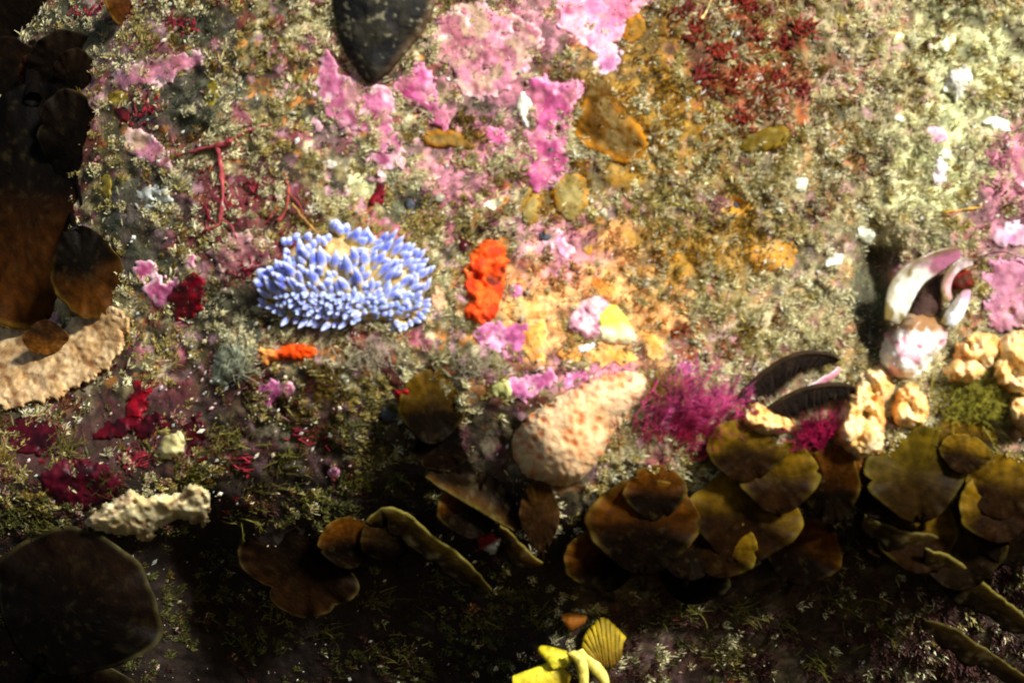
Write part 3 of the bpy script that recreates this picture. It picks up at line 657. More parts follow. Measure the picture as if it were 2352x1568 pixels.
F("huge dark fan with a thin pale rim in the lower left corner", (159, 1392), 200, tilt=24, yaw=14, hoff=150, cols=DK, rimw=.022, cup=.2, a=62, sx=1.02)
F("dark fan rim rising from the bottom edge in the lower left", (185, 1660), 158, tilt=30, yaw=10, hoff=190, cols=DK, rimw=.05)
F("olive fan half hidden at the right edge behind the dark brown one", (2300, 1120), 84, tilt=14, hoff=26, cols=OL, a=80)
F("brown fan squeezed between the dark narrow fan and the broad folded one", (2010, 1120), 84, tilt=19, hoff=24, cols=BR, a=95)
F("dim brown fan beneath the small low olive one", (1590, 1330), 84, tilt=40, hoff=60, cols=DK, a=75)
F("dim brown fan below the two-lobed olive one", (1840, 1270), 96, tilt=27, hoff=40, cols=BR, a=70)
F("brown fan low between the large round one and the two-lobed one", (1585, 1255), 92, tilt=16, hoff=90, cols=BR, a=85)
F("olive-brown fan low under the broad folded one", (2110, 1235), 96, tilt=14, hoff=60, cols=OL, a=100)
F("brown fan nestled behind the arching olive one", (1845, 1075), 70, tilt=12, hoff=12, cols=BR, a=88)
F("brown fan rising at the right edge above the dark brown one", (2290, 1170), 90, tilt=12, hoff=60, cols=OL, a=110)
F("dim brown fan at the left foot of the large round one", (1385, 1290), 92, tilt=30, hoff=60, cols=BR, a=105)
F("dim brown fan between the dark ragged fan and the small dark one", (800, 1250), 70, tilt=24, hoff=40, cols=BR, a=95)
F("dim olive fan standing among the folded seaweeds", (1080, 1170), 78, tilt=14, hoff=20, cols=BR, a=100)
GL = "dark brown seaweeds on the left"
L_ = lambda label, c, R, **k: fan("brown_seaweed", label, "brown seaweed", c, R, group=GL, **k)
LB = ((14, 8, 3), (84, 46, 6), (140, 108, 34))
L_("huge dark drooping seaweed along the left edge, amber at its pale lower rim", (72, 460), 310, a=-91, tilt=-3, yaw=-28, hoff=20, cols=((9, 5, 2), (70, 36, 4), (140, 108, 34)), rimw=.02, sx=.72)
L_("dark seaweed filling the shade beside the huge drooping one", (165, 330), 130, a=100, tilt=14, yaw=30, hoff=40, cols=((10, 6, 3), (22, 13, 6), (60, 50, 24)), rimw=.02, sx=.66)
L_("dark seaweed under the dim blade added in the top left corner", (150, 165), 100, a=120, tilt=14, yaw=30, hoff=20, cols=((10, 6, 3), (24, 14, 6), (50, 40, 20)), rimw=.02)
L_("dark drooping seaweed in front of the tan sponge's top corner", (196, 620), 118, a=-76, tilt=-2, yaw=-16, hoff=60, cols=LB, rimw=.05, sx=.75)
L_("small rust-brown tongue below the huge drooping seaweed", (104, 772), 44, a=-90, tilt=-10, yaw=-12, hoff=90, cols=((50, 28, 8), (110, 66, 18), (110, 72, 24)), rimw=.03, sx=1.2)
L_("dark brown seaweed high on the rock edge beside the upright strap", (170, 200), 90, a=95, tilt=18, yaw=36, hoff=20, cols=((12, 7, 3), (28, 16, 6), (36, 26, 10)), rimw=.02, sx=.8)
L_("dim brown blade added to darken the top left corner", (70, 20), 185, a=120, tilt=16, yaw=34, hoff=40, cols=((16, 10, 5), (44, 30, 14), (70, 56, 30)), rimw=.03)  # blade put in to darken the corner, where only shade falls
L_("upright dark brown strap in the shade high on the left", (76, 200), 84, a=92, tilt=16, yaw=34, hoff=60, cols=((20, 8, 3), (44, 17, 5), (44, 30, 10)), sx=.55, rimw=.03)
L_("dark seaweed at the left edge behind the upright strap", (-20, 230), 150, a=95, tilt=20, yaw=40, hoff=20, cols=((12, 7, 3), (28, 16, 6), (36, 26, 10)), rimw=.02, lobes=3)
L_("rust-brown seaweed with a yellow edge at the top left", (302, 10), 66, a=150, tilt=4, hoff=12, cols=((70, 34, 6), (96, 54, 10), (165, 130, 40)), rimw=.05, sx=.8)

# folded dark blades, centre bottom: long strips with a raised pale edge
def strip(name, label, cat, path, wdt, hoff, cols, group=None, m=None, lean=1.0, side=1, follow=True):
    p = spline(path, 40); n = len(p); k = 12
    p = p + np.stack([3.5 * noise(p[:, 0], p[:, 1], 16, 21, 2), 3.5 * noise(p[:, 0], p[:, 1], 16, 22, 2)], 1)
    T = np.gradient(p, axis=0); T /= np.linalg.norm(T, axis=1, keepdims=True); Nn = np.stack([-T[:, 1], T[:, 0]], 1) * side
    s = np.linspace(0, 1, k); t = np.linspace(0, 1, n)
    prof = np.sin(np.clip(t, .0, 1) * math.pi) ** .6
    wd = wdt * (.25 + .75 * prof) * (1 + .35 * noise(p[:, 0], p[:, 1], 40, 23, 2))
    x = p[:, None, 0] + Nn[:, None, 0] * s[None] * wd[:, None]; y = p[:, None, 1] + Nn[:, None, 1] * s[None] * wd[:, None]
    h = (Hs(p[:, 0], p[:, 1]) if follow else 0)[:, None] + hoff - s[None] * wd[:, None] * lean + 9 * noise(x, y, 44, 3, 2)
    c0, c1, c2 = [lin(*q) for q in cols]
    S = np.broadcast_to(s[None, :, None], x.shape + (1,))
    col = mixc(mixc(c2 + np.zeros(x.shape + (3,)), c1, sstep(.0, .12, S)), c0, sstep(.12, .6, S))
    col = mixc(col, lin(130, 118, 74), .15 * sstep(.2, .45, noise(x, y, 16, 9, 3))[..., None])
    o = link(name, W(x, y, h).reshape(-1, 3), gridfaces(k, n), m or M_blade(), cols=col.reshape(-1, 3))
    md = o.modifiers.new("thickness", 'SOLIDIFY'); md.thickness = 4 * U; md.offset = 0
    return tag(o, label, cat, group)
GK = "folded brown blades at the centre bottom"
FC = ((22, 12, 3), (60, 38, 6), (106, 94, 40))
strip("folded_seaweed", "folded brown blade with a straight pale edge running to the narrow fan", "brown seaweed", [(975, 1095), (1060, 1150), (1130, 1190), (1185, 1222)], 75, 105, FC, GK, side=-1, lean=.05)
strip("folded_seaweed", "short pale blade edge just below the straight folded one", "brown seaweed", [(1150, 1205), (1190, 1240), (1220, 1270), (1245, 1292)], 42, 150, FC, GK, side=1)
strip("folded_seaweed", "ragged curling blade with a beaded edge below the straight folded one", "brown seaweed", [(838, 1200), (880, 1165), (940, 1180), (1000, 1235), (1060, 1275), (1130, 1352)], 60, 140, ((20, 12, 3), (62, 46, 8), (116, 106, 46)), GK, side=1)
strip("folded_seaweed", "long pale blade edge slanting down to the right edge of the picture", "brown seaweed", [(2125, 1258), (2190, 1280), (2245, 1325), (2300, 1370), (2400, 1450)], 70, 190, ((20, 12, 3), (50, 36, 7), (120, 108, 48)), GK, side=1)
strip("folded_seaweed", "faint dark blade edge below the long slanting one", "brown seaweed", [(1985, 1180), (2060, 1215), (2160, 1235), (2280, 1330)], 60, 120, ((20, 12, 4), (46, 32, 8), (88, 78, 36)), GK, side=1)
strip("folded_seaweed", "dim thin blade at the bottom right above the corner", "brown seaweed", [(2120, 1420), (2190, 1440), (2280, 1500), (2380, 1570)], 50, 180, ((20, 12, 4), (46, 32, 8), (88, 78, 36)), GK, side=1)

# ------------------------------------------------------------------ red blades
GR = "crimson blades on the lower left"
RD = lambda c1=(150, 6, 30), c2=(96, 2, 18): crustcol(tuple(int(v * .82) for v in c1), tuple(int(v * .7) for v in c2), None, ns=18)
def rblade(poly, label, cf=None, thick=18, base=6, group=GR):
    return relief("red_seaweed", label, "red seaweed", poly, cf or RD(), thick * .35, 18, M_red(), en=14, lump=6, lscale=36, cover=.26, group=group, base=base, blk=4)
rblade([(385, 705), (405, 665), (428, 638), (458, 628), (478, 655), (468, 700), (444, 730), (410, 738)], "crimson blade tucked against the bright pink lobed crust", RD((168, 6, 34), (110, 2, 22)))
rblade([(286, 945), (300, 905), (322, 880), (346, 880), (338, 930), (312, 962)], "deep crimson upright blade below the tan sponge", RD((170, 6, 30), (110, 2, 20)))
rblade([(196, 1016), (240, 975), (290, 955), (325, 965), (300, 992), (240, 1010)], "dark red trailing blade beneath the deep crimson upright one", RD((110, 4, 24), (60, 2, 14)))
rblade([(10, 990), (50, 952), (100, 965), (150, 1000), (120, 1046), (50, 1040)], "dark maroon blade at the left edge below the tan sponge", RD((84, 4, 22), (48, 2, 12)))
rblade([(310, 980), (350, 950), (388, 970), (360, 1000), (320, 1005)], "maroon scrap of blade left of the small cream lump", RD((95, 4, 22), (56, 2, 14)))
rblade([(424, 975), (446, 950), (470, 970), (480, 1030), (468, 1062), (436, 1040)], "maroon blade right of the small cream lump", RD((100, 4, 24), (60, 2, 14)))
rblade([(90, 1080), (160, 1050), (240, 1070), (290, 1100), (250, 1150), (160, 1170), (100, 1140)], "broad maroon knobbly mat above the huge dark fan", RD((96, 12, 32), (50, 6, 18)), 20)
rblade([(843, 470), (852, 436), (876, 418), (888, 432), (884, 458), (862, 476)], "small crimson blade above the nudibranch", RD((160, 10, 36), (110, 4, 24)), group=None)
rblade([(904, 900), (912, 890), (936, 893), (944, 906), (924, 926), (906, 920)], "bright red scrap on the rim of the lone olive-brown fan", RD((205, 24, 40), (170, 10, 26)), 30, 36, None)
rblade([(1050, 555), (1062, 535), (1085, 540), (1078, 570), (1060, 582)], "small dark red blade at the top of the upright orange sponge", RD((110, 20, 34), (80, 10, 24)), 8, 0, None)
rblade([(268, 258), (285, 240), (310, 275), (306, 310), (286, 300)], "red scrap of blade on the upper left rock edge", RD((150, 40, 44), (110, 16, 26)), 10, 0, None)
rblade([(1090, 1240), (1110, 1228), (1145, 1240), (1140, 1270), (1105, 1272)], "dark red scrap with a white end among the folded blades",
       lambda X, Y, d, e: mixc(np.zeros(X.shape + (3,)) + lin(120, 20, 14), lin(220, 215, 200), sstep(1250, 1262, Y + .6 * (X - 1120))[..., None]), 34, 90, None)

# red branching seaweed on the left slope: stem and branches in one plant each
def branch(name, label, cat, paths, col, group=None, lift=14, w=8):
    Vs, Fs, Cs, off = [], [], [], 0
    for pth, w0, w1 in paths:
        p = spline(pth, 34); p = p + np.stack([3 * noise(p[:, 0], p[:, 1], 14, 61, 2), 3 * noise(p[:, 0], p[:, 1], 14, 62, 2)], 1); h = H(p[:, 0], p[:, 1]) + lift * .6 + 4 * noise(p[:, 0], p[:, 1], 30, 5)
        rad = np.linspace(w0, w1, 34) * (1 + .6 * noise(p[:, 0], p[:, 1], 12, 8)) * .45
        V, f = path_tube(np.column_stack([p, h]), rad, 7)
        n = noise(V[:, 0], V[:, 1], 12, 4, 2)[:, None]
        Vs.append(W(V[:, 0], V[:, 1], V[:, 2])); Fs.append(f + off); Cs.append(lin(*col) * (1 + .5 * n)); off += len(V)
    o = link(name, np.vstack(Vs), np.vstack(Fs), M_red(), cols=np.vstack(Cs)); return tag(o, label, cat, group)
branch("branching_red_seaweed", "red branching seaweed with a long upright stem left of the nudibranch", "red seaweed",
       [([(500, 330), (508, 390), (512, 450), (504, 510), (480, 525)], 12, 12), ([(405, 356), (450, 346), (500, 334), (530, 325)], 6, 14), ([(530, 325), (570, 300), (625, 285)], 9, 3), ([(506, 400), (512, 440), (520, 470)], 8, 4), ([(506, 500), (530, 520), (545, 545)], 9, 3)], (165, 70, 72), lift=18)
branch("branching_red_seaweed", "short red branching seaweed above the nudibranch's head", "red seaweed",
       [([(655, 395), (662, 440), (655, 485), (640, 505)], 5, 9), ([(660, 440), (685, 465), (700, 500)], 6, 4), ([(640, 470), (620, 500), (600, 520)], 6, 3)], (160, 72, 62), lift=14)
branch("branching_red_seaweed", "thin tan stalk lying across the top of the nudibranch", "seaweed",
       [([(672, 468), (700, 505), (728, 535), (748, 572)], 5, 9)], (170, 125, 70), lift=40)
branch("branching_red_seaweed", "dark red twig at the foot of the long upright red stem", "red seaweed",
       [([(470, 470), (480, 500), (462, 540)], 9, 5), ([(480, 500), (500, 520)], 7, 4)], (120, 24, 40), lift=12)
branch("thin_stalk", "thin orange stalk lying in the silt at the upper right", "seaweed", [([(2168, 510 - 22), (2210, 482), (2256, 478)], 4, 5)], (222, 168, 60), lift=14)
branch("thin_stalk", "thin pink thread in the silt just below the orange stalk", "seaweed", [([(2165, 497), (2190, 492), (2215, 482)], 3, 4)], (190, 70, 90), lift=10)
branch("thin_stalk", "dark thread bowing out from the mussel to the right edge", "seaweed", [([(2250, 590), (2290, 578), (2330, 585), (2380, 605)], 4, 3)], (40, 28, 14), lift=40)
branch("thin_stalk", "straight pale straw standing in the red seaweed patch", "seaweed", [([(1612, 45), (1622, 25), (1634, 0)], 7, 5)], (215, 200, 130), lift=20)

# ------------------------------------------------------------------ tufts
def tuft(name, label, cat, cxy, n, rx, ry, L, w, ang, spread, col, cv=.3, out=.5, group=None, lift=6, segs=4, m=None, branchy=0, seed=1, dark=None):
    rng = np.random.default_rng(seed + int(cxy[0]))
    x = cxy[0] + rng.normal(0, rx * .5, n); y = cxy[1] + rng.normal(0, ry * .5, n)
    a = np.radians(ang + rng.normal(0, spread, n))
    D = np.stack([np.cos(a), -np.sin(a), out + rng.normal(0, .25, n)], 1); D /= np.linalg.norm(D, axis=1, keepdims=True)
    Ls = L * rng.uniform(.5, 1.15, n); P = np.stack([x, y, Hs(x, y) + lift - 4], 1)
    bend = rng.normal(0, .25, (n, 3)); ws = w * rng.uniform(.6, 1.3, n)
    cols = lin(*col)[None] * (1 + cv * rng.normal(0, 1, (n, 1))).clip(.3, 2)
    if dark is not None: cols = mixc(cols, lin(*dark), sstep(-.6, .8, (y - cxy[1]) / ry + .3 * rng.normal(0, 1, n))[:, None])
    V, f, C = tubes(P, D, Ls, ws, bend, cols, segs)
    if branchy:
        k = rng.integers(0, n, n * branchy); t = rng.uniform(.25, .95, len(k))[:, None]
        P2 = P[k] + D[k] * Ls[k][:, None] * t + bend[k] * Ls[k][:, None] * t * t
        D2 = D[k] + rng.normal(0, .7, (len(k), 3)); D2 /= np.linalg.norm(D2, axis=1, keepdims=True)
        V2, f2, C2 = tubes(P2, D2, Ls[k] * .28, ws[k] * .6, rng.normal(0, .2, (len(k), 3)), cols[k] * 1.15, 2)
        f = [f[0], f[1], f2[0] + len(V), f2[1] + len(V)]; V = np.vstack([V, V2]); C = np.vstack([C, C2])
    o = link(name, V, f, m or M_hair(), cols=C); return tag(o, label, cat, group)
tuft("feathery_red_seaweed", "big magenta feathery seaweed between the salmon sponge and the dark combs", "red seaweed", (1575, 980), 230, 112, 84, 92, 2.6, 64, 26, (222, 84, 146), .45, .55, lift=14, branchy=14, dark=(140, 18, 50), group="magenta feathery seaweeds")
tuft("feathery_red_seaweed", "small magenta feathery seaweed under the lower dark comb", "red seaweed", (1880, 1010), 130, 34, 24, 60, 3, 100, 35, (165, 26, 76), .3, .6, lift=40, branchy=10, group="magenta feathery seaweeds")
tuft("lime_seaweed_tuft", "lime-green filament tuft among the cream sponges at the right", "green seaweed", (2235, 930), 520, 74, 44, 42, 3, 30, 32, (158, 150, 56), .35, .6, lift=26, branchy=4)
tuft("lime_seaweed_tuft", "olive-lime tuft between the salmon sponge and the magenta seaweed", "green seaweed", (1530, 905), 320, 36, 34, 36, 3, 60, 40, (150, 134, 36), .3, .6, lift=18, branchy=2)
tuft("hydroid", "misty grey hydroid tuft hanging under the nudibranch", "hydroid", (850, 800), 110, 84, 30, 54, 1.6, -70, 45, (196, 184, 156), .2, .8, lift=16, branchy=3, group="pale hydroid tufts")
tuft("hydroid", "pale thready hydroid tuft above the small greenish sea squirt", "hydroid", (1090, 850), 70, 60, 30, 54, 1.6, 60, 50, (200, 194, 160), .2, .8, lift=16, branchy=3, group="pale hydroid tufts")
tuft("hydroid", "whitish hydroid tuft right of the small orange sponge's far end", "hydroid", (535, 845), 90, 36, 40, 56, 1.8, 60, 30, (190, 192, 164), .2, .7, lift=16, branchy=3, group="pale hydroid tufts")

# red seaweed tufts in the upper right patch, each a small plant of short flat branchlets
GRT = "dark red seaweed tufts in the upper right patch"
RS = [(1575, 30, "at the very top, left of the pale straw"), (1600, 75, "below the pale straw"), (1700, 12, "at the top edge, right of the pale straw"), (1745, 28, "second from the top edge, right of the pale straw"),
      (1655, 120, "in the middle of the patch's left side"), (1742, 85, "in the upper middle of the patch"), (1790, 110, "on the upper right flank of the patch"), (1690, 190, "at the centre of the patch"),
      (1770, 190, "right of the patch's centre"), (1820, 205, "lowest on the right flank"), (1745, 245, "at the lower middle of the patch"), (1700, 275, "lowest of the patch, above the olive-brown blade"),
      (1610, 175, "on the lower left flank of the patch"), (1840, 60, "on the outer right fringe of the patch")]
for i, (x, y, w_) in enumerate(RS):
    tuft("red_seaweed_tuft", "dark red seaweed tuft " + w_, "red seaweed", (x, y), 34, 34, 20, 26, 8, 35, 40, (128, 38, 22) if i % 3 else (106, 28, 26), .35, .45, group=GRT, lift=8, branchy=1, segs=2, m=M_red(), seed=i)
GRL = "dark red seaweed tufts on the left slope"
for i, (x, y, w_) in enumerate([(560, 620, "left of the nudibranch's head"), (520, 480, "beside the long red stem"), (590, 440, "between the red branches"), (660, 560, "touching the nudibranch's upper left"),
                                (330, 250, "near the upper left rock edge"), (420, 60, "at the top left beside the rust-brown blade"), (205, 30, "high in the dark top left corner"), (560, 1060, "in the dark turf right of the maroon blades"), (700, 1010, "in the dark turf below the white-rimmed crust"), (300, 1060, "above the cream lumpy sponge")]):
    tuft("red_seaweed_tuft", "dark red seaweed tuft " + w_, "red seaweed", (x, y), 40, 40, 26, 26, 6, 55, 40, (130, 30, 44), .35, .5, group=GRL, lift=6, branchy=1, segs=2, m=M_red(), seed=50 + i)

rngw = np.random.default_rng(77)
WS = [(80, 1190), (150, 1030), (240, 1120), (440, 1100), (520, 1010), (600, 1130), (650, 1060), (700, 1150), (760, 1000), (820, 1110), (860, 1050), (900, 1130), (560, 1200), (640, 1400), (740, 1450), (560, 1480), (860, 1380), (960, 1400), (1020, 1330), (1100, 1430), (1180, 1360), (1240, 1420), (900, 1500), (1480, 1420), (1560, 1400), (1700, 1400), (1800, 1440), (1930, 1380), (2040, 1440), (1640, 1500), (1880, 1520), (1180, 1180), (930, 1230)]
for i, (x, y) in enumerate(WS):
    tuft("seaweed_tuft", "dim olive-green seaweed tuft in the shaded lower part of the rock", "seaweed", (x, y), 46, 46, 30, 42, 4.2, 55 - 45 * (x > 1400), 38, [(96, 92, 36), (112, 104, 48), (70, 62, 26)][i % 3], .4, .7, group="dim seaweed tufts low on the rock", lift=10, branchy=2, segs=3, seed=200 + i)

# ------------------------------------------------------------------ dark feathery combs
def comb(label, spine, inner, hoff, seed):
    rng = np.random.default_rng(seed)
    p = spline(spine, 60); q = spline(inner, 60)
    h0 = np.interp(np.linspace(0, 1, 60), [0, .5, 1], [hoff, hoff + 26, hoff + 8]) + float(Hs(*p[30]))
    mid = W(p[30, 0], p[30, 1], h0[30])
    e = empty("feathery_comb", mid, label, "feathery comb", "dark feathery combs")
    V, f = path_tube(np.column_stack([p, h0]), np.interp(np.linspace(0, 1, 60), [0, .2, .7, 1], [4, 7, 6, 2]), 8)
    link("rachis", W(V[:, 0], V[:, 1], V[:, 2]), f, M_dark(), e, np.zeros((len(V), 3)) + lin(44, 30, 14))
    n = 150; t = np.linspace(0.02, .98, n)
    P = np.stack([np.interp(t, np.linspace(0, 1, 60), p[:, 0]), np.interp(t, np.linspace(0, 1, 60), p[:, 1]), np.interp(t, np.linspace(0, 1, 60), h0)], 1)
    Q = np.stack([np.interp(t, np.linspace(0, 1, 60), q[:, 0]), np.interp(t, np.linspace(0, 1, 60), q[:, 1]), np.interp(t, np.linspace(0, 1, 60), h0) - 14], 1) + rng.normal(0, 2, (n, 3))
    for lay in range(2):
        pass
    D = Q - P; L = np.linalg.norm(D, axis=1); D /= L[:, None]
    b = np.zeros((n, 3)); b[:, 2] = .18; b[:, 0] = .08
    V, f, C = tubes(P, D, L * rng.uniform(.7, 1.2, n), 3.4, b, np.zeros((n, 3)) + lin(26, 16, 8) * rng.uniform(.4, 1.8, (n, 1)), 5, 4, .35)
    V2, f2, C2 = tubes(P - A([0, 0, 5]), D, L * .86, 5, b * .3, np.zeros((n, 3)) + lin(18, 13, 9), 3, 4, .6)
    o = link("barbs", np.vstack([V, V2]), [f[0], f[1], f2[0] + len(V), f2[1] + len(V)], M_dark(), e, np.vstack([C, C2])); o["kind"] = "stuff"
comb("upper dark feathery comb arching above the pink shell edge", [(1696, 917), (1735, 874), (1777, 840), (1815, 820), (1850, 810), (1901, 813), (1931, 827)], [(1748, 938), (1764, 922), (1782, 902), (1800, 884), (1820, 868), (1866, 842), (1926, 832)], 20, 1)
comb("lower dark feathery comb reaching over the cream sponge column", [(1763, 937), (1797, 917), (1847, 894), (1898, 884), (1948, 885), (1976, 898)], [(1796, 958), (1817, 961), (1847, 948), (1898, 930), (1948, 916), (1982, 908)], 34, 2)
strip("shell_edge", "thin pink shell edge between the two dark combs", "shell", [(1752, 942), (1800, 912), (1850, 888), (1900, 862), (1925, 842)], 16, 22, ((200, 130, 140), (226, 160, 180), (245, 225, 225)), None, M_shell(), .6)

# ------------------------------------------------------------------ mussel
def valve(name, e, outer, inner, h0, bulge, col, shade=None):
    p = spline(outer, 36); q = spline(inner, 36); k = 14; s = np.linspace(0, 1, k)
    x = p[:, None, 0] * (1 - s) + q[:, None, 0] * s; y = p[:, None, 1] * (1 - s) + q[:, None, 1] * s
    t = np.linspace(0, 1, 36)[:, None]
    h = h0 + bulge * (np.cos(s[None] * math.pi * .5) * 1.2 - .3 * np.sin(s[None] * math.pi)) * np.sin(t * math.pi * .8 + .3)
    c = col(x, y, s[None] + 0 * x, t + 0 * x)
    c = mixc(c, lin(112, 96, 52), (.8 * sstep(.45, .05, s[None] + .3 * noise(x, y, 18, 14, 2)) + .8 * sstep(.22, .0, t) * np.ones_like(x) + .4 * sstep(.25, .45, noise(x * 1.0, y * .5, 12, 15, 2)))[..., None])
    h = h + 3 * noise(x, y, 14, 16, 2)
    o = link(name, W(x, y, h).reshape(-1, 3), gridfaces(k, 36), M_shell(), e, c.reshape(-1, 3))
    md = o.modifiers.new("thickness", 'SOLIDIFY'); md.thickness = 5 * U; md.offset = 0
    return o
def mussel():
    hb = float(Hs(2130, 640)) + 62
    e = empty("mussel", W(2130, 680, hb), "gaping mussel with white and mauve valves in a dark hollow at the right", "mussel")
    b = lambda c1, c2, a0, a1: (lambda x, y, s, t: mixc(np.zeros(x.shape + (3,)) + lin(*c1), lin(*c2), sstep(a0, a1, t + .12 * noise(x, y, 20, 4, 2))[..., None]))
    valve("valve", e, [(2030, 735), (2034, 690), (2046, 650), (2078, 612), (2120, 588), (2160, 572), (2205, 566)], [(2072, 748), (2090, 705), (2106, 672), (2124, 648), (2150, 630), (2178, 610), (2206, 590)], hb + 20, 34, b((235, 232, 215), (165, 100, 125), .5, .72))
    valve("valve", e, [(2166, 690), (2162, 662), (2172, 630), (2190, 606), (2214, 592), (2232, 596)], [(2192, 700), (2182, 668), (2188, 640), (2202, 622), (2220, 612), (2234, 608)], hb + 34, 30, b((210, 160, 160), (240, 222, 222), .3, .6))
    valve("valve", e, [(2158, 742), (2172, 715), (2192, 690), (2212, 668), (2224, 664)], [(2186, 752), (2205, 735), (2218, 710), (2226, 685), (2228, 668)], hb + 40, 20, b((225, 232, 245), (215, 160, 190), .45, .8))
    relief("flesh", None, None, [(2185, 640), (2205, 618), (2232, 626), (2238, 655), (2205, 668), (2188, 660)], crustcol((120, 22, 12), (70, 26, 8), None, ns=14), 16, 20, M_sponge(), parent=e, base=34, lump=5, en=5)
    relief("mantle", None, None, [(2085, 735), (2095, 690), (2115, 650), (2150, 615), (2172, 620), (2168, 660), (2165, 700), (2140, 735), (2110, 745)], crustcol((105, 80, 55), (60, 40, 34), None), 46, 30, M_dark(), parent=e, base=20, lump=6, en=2)
    relief("shell_lump", "knobbly white shell lump with pink stains below the gaping mussel", "shell",
           [(2028, 800), (2036, 770), (2062, 748), (2080, 722), (2110, 714), (2140, 726), (2172, 752), (2170, 790), (2140, 815), (2112, 850), (2075, 868), (2042, 850), (2026, 825)],
           lambda X, Y, d, dep: mixc(mixc(np.zeros(X.shape + (3,)) + lin(250, 240, 230), lin(215, 160, 170), sstep(.1, .4, noise(X, Y, 26, 6, 3))[..., None]), lin(150, 110, 70), sstep(775, 745, Y + 14 * noise(X, Y, 20, 7))[..., None]),
           60, 40, M_shell(), base=24, lump=12, lscale=34, step=2.6)
mussel()

# ------------------------------------------------------------------ yellow ribbed shells at the bottom
def yshell(label, paths, hoff, cols, ribs=0, mname="yellow_shell"):
    p = spline(paths[0], 40); q = spline(paths[1], 40); k = 20; s = np.linspace(0, 1, k)
    x = p[:, None, 0] * (1 - s) + q[:, None, 0] * s; y = p[:, None, 1] * (1 - s) + q[:, None, 1] * s
    t = np.linspace(0, 1, 40)[:, None] + 0 * x
    hb = float(Hs(p[:, 0].mean(), p[:, 1].mean()))
    h = hb + hoff + 16 * np.sin(s[None] * math.pi) ** .6 * (.4 + .6 * np.sin(t * math.pi)) + (2.2 * np.sin(t * ribs * 2 * math.pi) if ribs else 0)
    c0, c1 = lin(*cols[0]), lin(*cols[1])
    c = mixc(c0 + np.zeros(x.shape + (3,)), c1, (s[None] + 0 * x)[..., None])
    if ribs: c = c * (1 - .2 * (np.sin(t * ribs * 2 * math.pi) < -.2))[..., None]
    c = c * (1 + .35 * noise(x, y, 16, 5, 3))[..., None]; c = mixc(c, lin(70, 58, 22), (.4 * sstep(.2, .5, noise(x, y, 22, 6, 3)))[..., None]); h = h + 3 * noise(x, y, 18, 7, 2)
    o = link("yellow_shell", W(x, y, h).reshape(-1, 3), gridfaces(k, 40), M_crust(), cols=c.reshape(-1, 3))
    md = o.modifiers.new("thickness", 'SOLIDIFY'); md.thickness = 8 * U; md.offset = -1
    return tag(o, label, "shell", "yellow shells at the bottom")
YB = 60
yshell("flat bright yellow shell wedge lowest of the yellow cluster", [[(1178, 1556), (1220, 1540), (1270, 1520), (1306, 1500)], [(1180, 1590), (1230, 1590), (1290, 1580), (1316, 1530)]], YB, ((226, 212, 50), (150, 116, 10)))
yshell("yellow pointed shell leaning over the flat wedge", [[(1262, 1512), (1240, 1490), (1255, 1488), (1300, 1500)], [(1270, 1530), (1285, 1528), (1305, 1524), (1312, 1512)]], YB - 5, ((190, 170, 20), (225, 212, 60)))
yshell("curved yellow bar standing between the wedge and the slanted bar", [[(1300, 1500), (1318, 1520), (1326, 1545), (1330, 1575)], [(1320, 1492), (1345, 1510), (1352, 1540), (1352, 1575)]], YB, ((150, 130, 14), (236, 222, 110)))
yshell("smooth slanted yellow bar right of the curved one", [[(1316, 1498), (1340, 1525), (1370, 1560), (1390, 1580)], [(1338, 1488), (1370, 1510), (1395, 1545), (1402, 1580)]], YB + 10, ((150, 130, 16), (240, 226, 120)))
yshell("ribbed amber-yellow shell cup at the top of the yellow cluster", [[(1340, 1500), (1345, 1462), (1365, 1435), (1385, 1420), (1410, 1440), (1436, 1468)], [(1372, 1525), (1378, 1520), (1385, 1525), (1398, 1530), (1412, 1520), (1426, 1500)]], YB + 5, ((158, 134, 14), (84, 56, 6)), ribs=11)
yshell("little orange triangular shell above the yellow cluster", [[(1290, 1416), (1310, 1412), (1330, 1414), (1346, 1418)], [(1306, 1432), (1312, 1440), (1322, 1436), (1336, 1428)]], YB - 20, ((170, 104, 24), (120, 66, 12)))

# ------------------------------------------------------------------ shell fragments, pebbles
def pebble(name, label, cat, x, y, rx, ry, rot, col, group, lift=4, seed=0, m=None):
    rng = np.random.default_rng(seed + int(x)); nu, nv = 14, 9
    th = np.linspace(0, 2 * math.pi, nu, endpoint=False); ph = np.linspace(.05, math.pi - .05, nv)
    T, Pp = np.meshgrid(th, ph)
    f = 1 + .22 * noise(np.cos(T) * 30 + Pp * 20, np.sin(T) * 30, 16, seed + int(y), 2)
    X = np.cos(T) * np.sin(Pp) * rx * f; Yy = np.sin(T) * np.sin(Pp) * ry * f; Z = np.cos(Pp) * min(rx, ry) * .7 * f
    c, s = math.cos(rot), math.sin(rot)
    xx = x + X * c - Yy * s; yy = y + X * s + Yy * c; hh = float(Hs(x, y)) + lift + Z
    i = np.arange(nv - 1)[:, None] * nu + np.arange(nu); j = np.arange(nv - 1)[:, None] * nu + (np.arange(nu) + 1) % nu
    fc = np.stack([i, j, j + nu, i + nu], -1).reshape(-1, 4)
    cc = lin(*col) * (1 + .25 * noise(xx, yy, 9, 3)[..., None])
    o = link(name, W(xx, yy, hh).reshape(-1, 3), [fc[:, ::-1], A([list(range(nu))]), A([list(range((nv - 1) * nu, nv * nu))[::-1]])], m or M_shell(), cols=cc.reshape(-1, 3))
    return tag(o, label, cat, group)
GW = "white shell lumps on the upper right"
